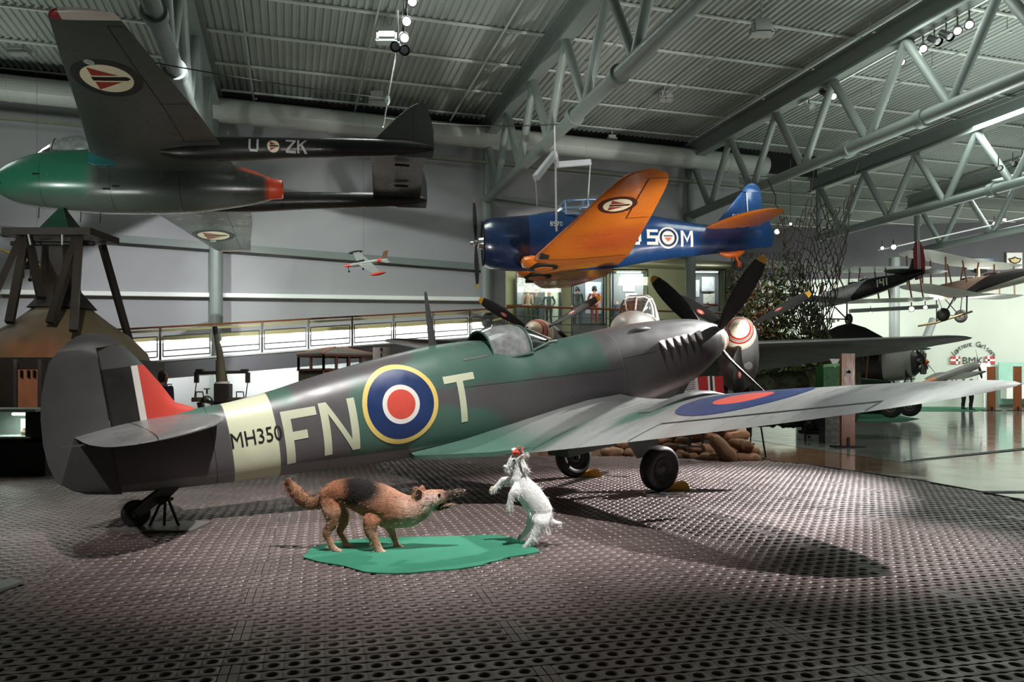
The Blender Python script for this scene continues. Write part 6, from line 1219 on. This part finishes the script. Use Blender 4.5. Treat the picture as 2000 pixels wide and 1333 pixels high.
biplane('biplane',q,'large pale biplane with dark-bottomed fuselage and a wooden landing skid, hung top right',[(0,-.35,.30,.25),(.1,-.42,.36,.33),(.9,-.46,.40,.40),(2.2,-.46,.42,.42),(4.5,-.36,.38,.36),(6.5,-.2,.26,.22),(8.6,.0,.14,.05)],
  M('biplane_brown',(150,122,108),.5,var=.15,layers=[('half',(1,0,0),-.75,.01,(226,222,214)),('half',(-.75,0,-1.5),2.0,.02,(34,28,26)),('box',[xgt(3.4)],.01,(34,28,26)),('half',(-.16,0,-1),.86,.01,(176,172,160))]),[(1.3,1.5,1.35,5.5,.03,'upper_wing'),(1.2,1.5,-.46,5.5,.04,'lower_wing')],m_dope,(7.2,8.5,1.6,.14),(m_dope,m_dope,m_dope),(1.1,.9,-1.45,.38),None,sc,None,None,sk)
q,l=pq((1806,708),(1470,735),30.5,36.); sc=l/9.5
def cf(r,Fz):
    mb=MB(); mb.rings([[Fz.pt(s,2*PI*j/24)*1.0+Vector((0,0,0)) for j in range(24)] for s in(.5,1.0,1.9)],0,False); v=[Vector(p) for p in mb.v]; mb.v=[(p.x,p.y*1.02,p.z*1.02) for p in v]; mb.build('engine_cowling',M('cowl_alu',(168,166,160),.35,metal=.4,var=.2,scale=20,bump=.3,bscale=60),r,40)
    mb=MB(); mb.bar(L(.7,-.45,-.35),L(1.3,-.5,-.45),.1,.1); mb.build('exhaust_pipe',m_chrome,r)
biplane('biplane',q,'dark biplane on the floor with exposed radial engine behind the light blue wing mark',[(0.2,-.4,.4,.3),(.45,-.6,.6,.45),(1.0,-.78,.66,.50),(2.2,-.80,.70,.50),(4.0,-.66,.62,.44),(6.5,-.4,.45,.26),(9.4,-.05,.25,.06)],
  M('biplane_dark',(46,40,38),.45,var=.15),[(1.6,1.7,.92,6.6,.02,'upper_wing'),(1.9,1.2,-.80,4.6,.03,'lower_wing')],M('wing_dark_olive',(70,72,66),.5),(8.0,9.3,1.6,.25),(M('biplane_dark',(46,40,38)),)*3,(1.3,1.25,-2.12,.60),None,sc,(1.35,1.15,True),(.62,.1,9),cf)
q,l=pq((1910,712),(1725,782),43.0,43.); sc=l/7.5
biplane('monoplane',q,'small old monoplane with yellow wheels and propeller raised near the far wall lettering',[(0,-.2,.2,.2),(.2,-.3,.28,.28),(1.0,-.32,.30,.3),(2.4,-.30,.30,.3),(4.0,-.25,.26,.25),(5.5,-.18,.2,.16),(7.3,-.05,.12,.05)],
  M('old_plane_paint',(150,96,50),.5,layers=[('half',(1,0,0),-3.4,.02,(92,92,88))]),[(1.2,1.6,-.2,3.0,.03,'wing')],M('wing_dark_olive',(70,72,66)),(6.2,7.2,1.2,.1),(M('old_plane_tail',(170,110,56),.5),)*3,(2.0,.8,-1.32,.42),None,sc,(1.2,.25,False),None,None)
# dark arched shelter behind the twin-engined plane's wing
sh=empty('arched_shelter',at(1668,760,37)); O=at(1668,760,37); mb=MB(); arc=[(1590,668),(1598,658),(1612,648),(1636,637),(1660,631),(1690,640),(1722,657),(1740,668)]
top_=[at(x,y,37)-O for x,y in arc]; mb.rings([[p for p in top_]+[Vector((top_[-1].x,0,-.03-O.z)),Vector((top_[0].x,0,-.03-O.z))],[p+Vector((.6,4,-.3)) for p in top_]+[Vector((top_[-1].x+.6,4,-.03-O.z)),Vector((top_[0].x+.6,4,-.03-O.z))]]); mb.build('shell',M('shelter_black',(30,29,28),.6,var=.2),sh)
for k in range(3): mb=MB(); c=at(1619+k*9,629-k*1.5,36.9)-O; mb.lathe([(0,.11-.02*k),(.02,.10-.02*k)],c,(0,-1,0),18); mb.build('round_window',m_white,sh)
tag(sh,'dark arched shelter roof showing above the grey wing of the twin-engined plane','shelter')
# far wall: lettering, signs, lit display wall, green floor mats
def onwall(px,py,off=.05): 
    k=(px-1000)/F; Y=(53.6-0)/(1+.16*k)-off; return at(px,py,Y)
bl=empty('far_wall_lettering',onwall(1899,688)); O=onwall(1899,688); wx=(onwall(1930,688)-onwall(1870,688)).normalized(); tag(bl,'arched black lettering with small red badges on the pale far wall','lettering')
s_='Løytnant Carlsens'; R_=2.2
for i,chx in enumerate(s_):
    if chx==' ': continue
    th_=math.radians(58-116*i/(len(s_)-1)); vs,fs=text2d(chx,.46); mb=MB(); c=Vector((-R_*sin(th_)*1.0,R_*cos(th_)*.62-1.0)); ca,sa=cos(th_*.6),sin(th_*.6)
    mb.add([wx*(c.x*.60+ (x*ca-y*sa))+Vector((0,-.02,c.y+(x*sa+y*ca))) for x,y in vs],fs); mb.build('letter',m_black,bl)
vs,fs=text2d('BMK',.62); mb=MB(); w=max(v[0] for v in vs); mb.add([wx*(x-w/2)+Vector((0,-.02,y-.75)) for x,y in vs],fs); mb.build('letter_row',m_black,bl)
for sx in(-1,1):
    mb=MB(); c=wx*(sx*1.02)+Vector((0,-.03,-.52)); mb.box(c,(.62,.03,.5)); b=mb.build('red_badge',M('badge_wall_red',(176,60,56),.6),bl); mb=MB(); mb.box(c+Vector((-.1*sx,-.02,0)),(.14,.02,.5)); mb.box(c+Vector((0,-.02,0)),(.62,.02,.12)); mb.build('badge_cross',m_white,b)
def wsign(name,x0,y0,x1,y1,mat,label,cat,extra=None):
    c=onwall((x0+x1)/2,(y0+y1)/2,.08); r=empty(name,c); k=c.y/F; mb=MB(); mb.box((0,0,0),((x1-x0)*k,.08,(y1-y0)*k)); mb.build('panel',mat,r)
    if extra: extra(r,k)
    return tag(r,label,cat)
def emb(r,k):
    mb=MB(); mb.plate([(-.42,.12),(-.15,.17),(0,.25),(.15,.17),(.42,.12),(.30,-.12),(0,-.22),(-.30,-.12)],.03,(0,-.06,0),(1,0,0),(0,0,1)); e=mb.build('emblem_outline',m_black,r); mb=MB(); mb.plate([(-.32,.08),(-.10,.10),(0,.18),(.10,.10),(.32,.08),(.22,-.08),(0,-.15),(-.22,-.08)],.03,(0,-.08,0),(1,0,0),(0,0,1)); mb.build('emblem_fill',M('emblem_cream',(206,184,130),.6),e)
wsign('emblem_sign',1966,494,1996,525,M('sign_pale',(226,226,218),.6),'white square sign with a black winged emblem at the upper right edge','sign',emb)
def sil(r,k):
    mb=MB(); mb.lathe([(0,.02),(.1,.34),(.3,.40),(.42,.3),(.5,.05)],(0,-.06,-.62),(0,0,1),16); mb.build('silhouette',m_black,r)
wsign('wall_picture',1888,505,1940,527,M('picture_blue',(70,104,124),.6,layers=[('ell',(0,0,-.5),(.85,1,.75),.5,(236,240,236))]),'blue picture with a pale glow on the dark wall next to the emblem sign','picture',sil)
dw=wsign('display_wall',1950,708,2080,790,M('display_green',(150,196,176),.6),'pale green display wall at the far right edge of the hall','display wall')
mb=MB(); 
for i,(x,y) in enumerate(((1962,728),(1975,735),(1990,727))): 
    mb=MB(); c=onwall(x,y,.2)-onwall(2015,749,.08); mb.box(c,(.45,.04,.55)); mb.build('exhibit_panel',M('exhibit_%d'%i,[(196,206,160),(220,226,214),(120,150,130)][i],.6,var=.3,scale=5),dw)
mb=MB(); c=onwall(2015,765,.6)-onwall(2015,749,.08); mb.box(c,(3.5,.6,.9)); mb.build('exhibit_table',m_white,dw)
pn=empty('notice_panel',onwall(1922,735,1.5)); mb=MB(); mb.box((0,0,0),(.75,.08,1.6)); mb.build('board',m_white,pn); mb=MB(); mb.box((0,0,-1.6),(.1,.1,1.7)); mb.build('leg',m_white,pn); tag(pn,'white notice panel left of the wooden post near the far wall','sign')
for pts,lb in((((1636,806),(1700,805),(1795,818),(1760,824),(1640,822)),'green floor mat under the big dark wheel'),(((1700,797),(1820,794),(1940,797),(1905,804),(1760,803)),'green floor mat under the yellow-wheeled plane')):
    mb=MB(); P=[gnd(x,y,-.01) for x,y in pts]; mb.add(P+[p-Vector((0,0,.012)) for p in P],[tuple(range(len(P)))]+[(i,(i+1)%len(P),len(P)+(i+1)%len(P),len(P)+i) for i in range(len(P))]); tag(mb.build('floor_mat',M('mat_green_far',(36,110,78),.8)),lb,'floor mat')
# low display bench and engine behind the near wing
be=empty('display_bench',gnd(1606,862,-.03)); O=gnd(1606,862,-.03); k=O.y/F
mb=MB(); mb.box((0,.3,7*k),(58*k,.5,13*k)); mb.build('white_base',m_white,be); mb=MB(); mb.box((0,.28,16*k),(62*k,.6,6*k)); mb.build('dark_top',m_black,be)
mb=MB(); mb.bar((-30*k,.1,0),(-30*k,.1,42*k),.05,.05); mb.bar((34*k,.1,0),(34*k,.1,46*k),.06,.06); mb.build('upright',m_gd,be)
for i in range(5): mb=MB(); mb.lathe([(0,.14),(.1,.2),(.25,.16),(.3,.05)],(-14*k+i*7*k,.3,20*k+(i%2)*6*k),(.3*(i-2),-.2,1),10); mb.build('engine_part',M('engine_grey',(60,60,60)),be,40)
mb=MB(); mb.box((-26*k,-.0,8*k),(4*k,.04,4*k)); mb.build('black_label',m_black,be); tag(be,'low white display bench with dark engine parts, left of the nearest wooden post','bench')
gb_=empty('green_crate',at(1625,740,19)); mb=MB(); mb.box((0,0,.0),(.62,.5,.62)); mb.build('box',M('crate_green',(40,104,52),.6,var=.3,scale=5),gb_); mb=MB(); mb.bar((-.33,-.27,.31),(.33,-.27,.36),.05,.07); mb.build('lid_edge',M('crate_light_green',(96,170,96),.5),gb_); mb=MB(); mb.box((0,0,-.95),(.5,.4,1.3)); mb.build('stand',m_gd,gb_); mb=MB(); mb.plate([(-.13,.12),(.13,.12),(0,-.10)],.02,(-.05,-.28,.36),(1,0,0),(0,0,1)); mb.build('white_triangle',m_white,gb_); tag(gb_,'green crate with a white triangle marker left of the nearest wooden post','crate')
wf=empty('camouflage_heap',at(1560,760,20.5)); mb=MB(); g_2=np.random.default_rng(9)
for i in range(7): limb(mb,[Vector((-1.2+.4*i,.2*g_2.normal(),-.6)),Vector((-1.15+.4*i,0,.05+.12*i*.4)),Vector((-.9+.4*i,.1,.0))],[.45,.4,.25],[.4,.35,.25],10)
hp=mb.build('heap_cover',M('heap_green',(62,66,42),.9,var=.5,scale=6,bump=1,bscale=30),wf); remesh(hp,.05,2,.12,.12); tag(wf,'mound covered in green camouflage below the grey wing','mound')
# ---------------------------------------------------------------- spotlights
m_fix=M('lamp_housing',(34,34,34),.45)
def spotfix(p,aim,label,lit=True,s=1.,grp='roof spotlights',white=False,rod=.5):
    r=empty('track_spotlight',p); d=(Vector(aim)-Vector(p)).normalized(); mb=MB(); mb.lathe([(-.22*s,.05*s),(-.20*s,.085*s),(.10*s,.09*s),(.14*s,.115*s),(.20*s,.115*s)],(0,0,0),d,14,cap=False); mb.lathe([(-.22*s,.0),(-.22*s,.05*s)],(0,0,0),d,14,cap=False); mb.build('lamp_head',m_white if white else m_fix,r,40)
    mb=MB(); mb.lathe([(.0,.0),(.0,.085*s)],d*.15*s,d,14,cap=False); mb.build('lens',m_bulb if lit else M('lens_dark',(60,60,62),.2),r)
    mb=MB(); mb.tube([d*-.05*s,Vector((0,0,.18*s)),Vector((0,0,rod))],.02*s,6); mb.build('yoke',m_fix,r,40); return tag(r,label,'spotlight',grp)
def onB(px,py): k=(px-1000)/F; Y=16.85/(k+.287); return at(px,py,Y)
SPL=[(1627,187,1,0,'lit spotlight beside the third roof truss joint, lowest of the bright row'),(1580,208,0,1,'white unlit spotlight at the left end of the truss row'),(1612,182,0,0,'dark spotlight just left of the lowest bright lamp'),(1760,119,1,0,'largest bright spotlight in the truss row'),(1785,100,0,0,'dark spotlight between the two middle bright lamps'),(1803,93,1,0,'bright spotlight just right of the largest one'),(1825,78,0,0,'dark lamp left of the top pair of bright spotlights'),(1848,68,0,0,'dark lamp nearest below the top pair of bright spotlights'),(1870,58,1,0,'lower lamp of the top pair of bright spotlights'),(1893,46,1,0,'topmost bright spotlight of the truss row')]
for x,y,lit,wh,lb in SPL: spotfix(onB(x,y),(4,6,0) if lit else (14,10,2),lb,bool(lit),1.0,white=bool(wh))
mb=MB(); a=onB(1560,222)+Vector((0,0,.3)); b=onB(1960,5)+Vector((0,0,.3)); mb.bar(a,b,.06,.05); mb.bar(onB(1640,150)+Vector((0,.0,.1)),onB(1640,150)+Vector((0,0,.5)),.04,.04); tag(mb.build('light_track',m_white),'white light track below the spotlight-carrying roof truss','light track')
for x,y,lit,wh,aim,lb in((806,1,1,0,(-1,3,0),'bright lamp at the very top of the hanging cluster'),(794,40,1,0,(0,2,0),'black lamp with round lit lens second in the hanging cluster'),(789,72,1,0,(1,3,0),'third lamp of the hanging cluster, lens seen from the side'),(777,90,0,0,(-6,4,2),'unlit lamp turned left at the bottom of the hanging cluster'),(787,98,0,0,(3,4,3),'unlit lamp turned right at the bottom of the hanging cluster')):
    spotfix(at(x,y,18.6+(.6 if y>85 else 0)),aim,lb,bool(lit),1.15,'hanging lamp cluster',rod=.9)
mb=MB(); mb.tube([at(800,-30,18.2),at(783,85,19.0)],.03,6); tag(mb.build('lamp_rail',m_fix),'black rail carrying the hanging lamp cluster','light track')
mb=MB(); mb.tube([at(775,100,19.2),at(760,180,17.6),at(748,248,17.0)],.018,6); mb.lathe([(0,.05),(.12,.06),(.2,.02)],at(757,188,17.5),(0,0,-1),10); tag(mb.build('tail_hoist_wire',m_pipe,None,40),'hoist wire running down to the jet tail fin','wire')
for x,y,Y,s,lb in((1517,453,25.5,.9,'bright lamp shining beside the blue tail of the trainer'),(1745,483,36,1.2,'bright lamp on the thin rail left of the striped rudder'),(1723,485,36,.8,'smaller lamp left of the bright one on the thin rail'),(1780,604,38,1.3,'brightest lamp under the lower wing of the black biplane'),(1807,601,38,1.0,'second bright lamp under the lower biplane wing near the wheels'),(1578,620,30,1.0,'lamp glowing through the bottom of the camouflage net'),(1700,612,38,.7,'small lamp beneath the black biplane, left of the brightest'),(1942,437,36,.8,'small pale lamp on the far truss, left one of two'),(1962,430,36,.8,'small pale lamp on the far truss, right one of two'),(1544,438,27,.5,'tiny lamp seen through the net peak')):
    spotfix(at(x,y,Y),(2,0,2),lb,True,s,'far hall lamps',rod=.35 if x!=1544 else 2.3)
for x,y,lb in((1950,328,'dark unlit lamp on the far truss, left of the edge pair'),(1978,320,'dark unlit lamp near the right picture edge'),(1996,312,'dark unlit lamp cut by the right picture edge')): spotfix(at(x,y,27),(10,0,0),lb,False,.9,'dark far lamps',rod=.4)
mb=MB(); mb.tube([at(1715,489,36),at(2010,424,36)],.035,6); tag(mb.build('light_track',m_white,None,40),'thin pale lamp rail crossing before the far truss','light track')
mb=MB(); mb.bar(at(1660,608,38.2),at(1830,599,38.2),.25,.18); tag(mb.build('lamp_beam',M('beam_grey',(150,152,150),.4)),'grey beam with bright lamps under the black biplane','beam')
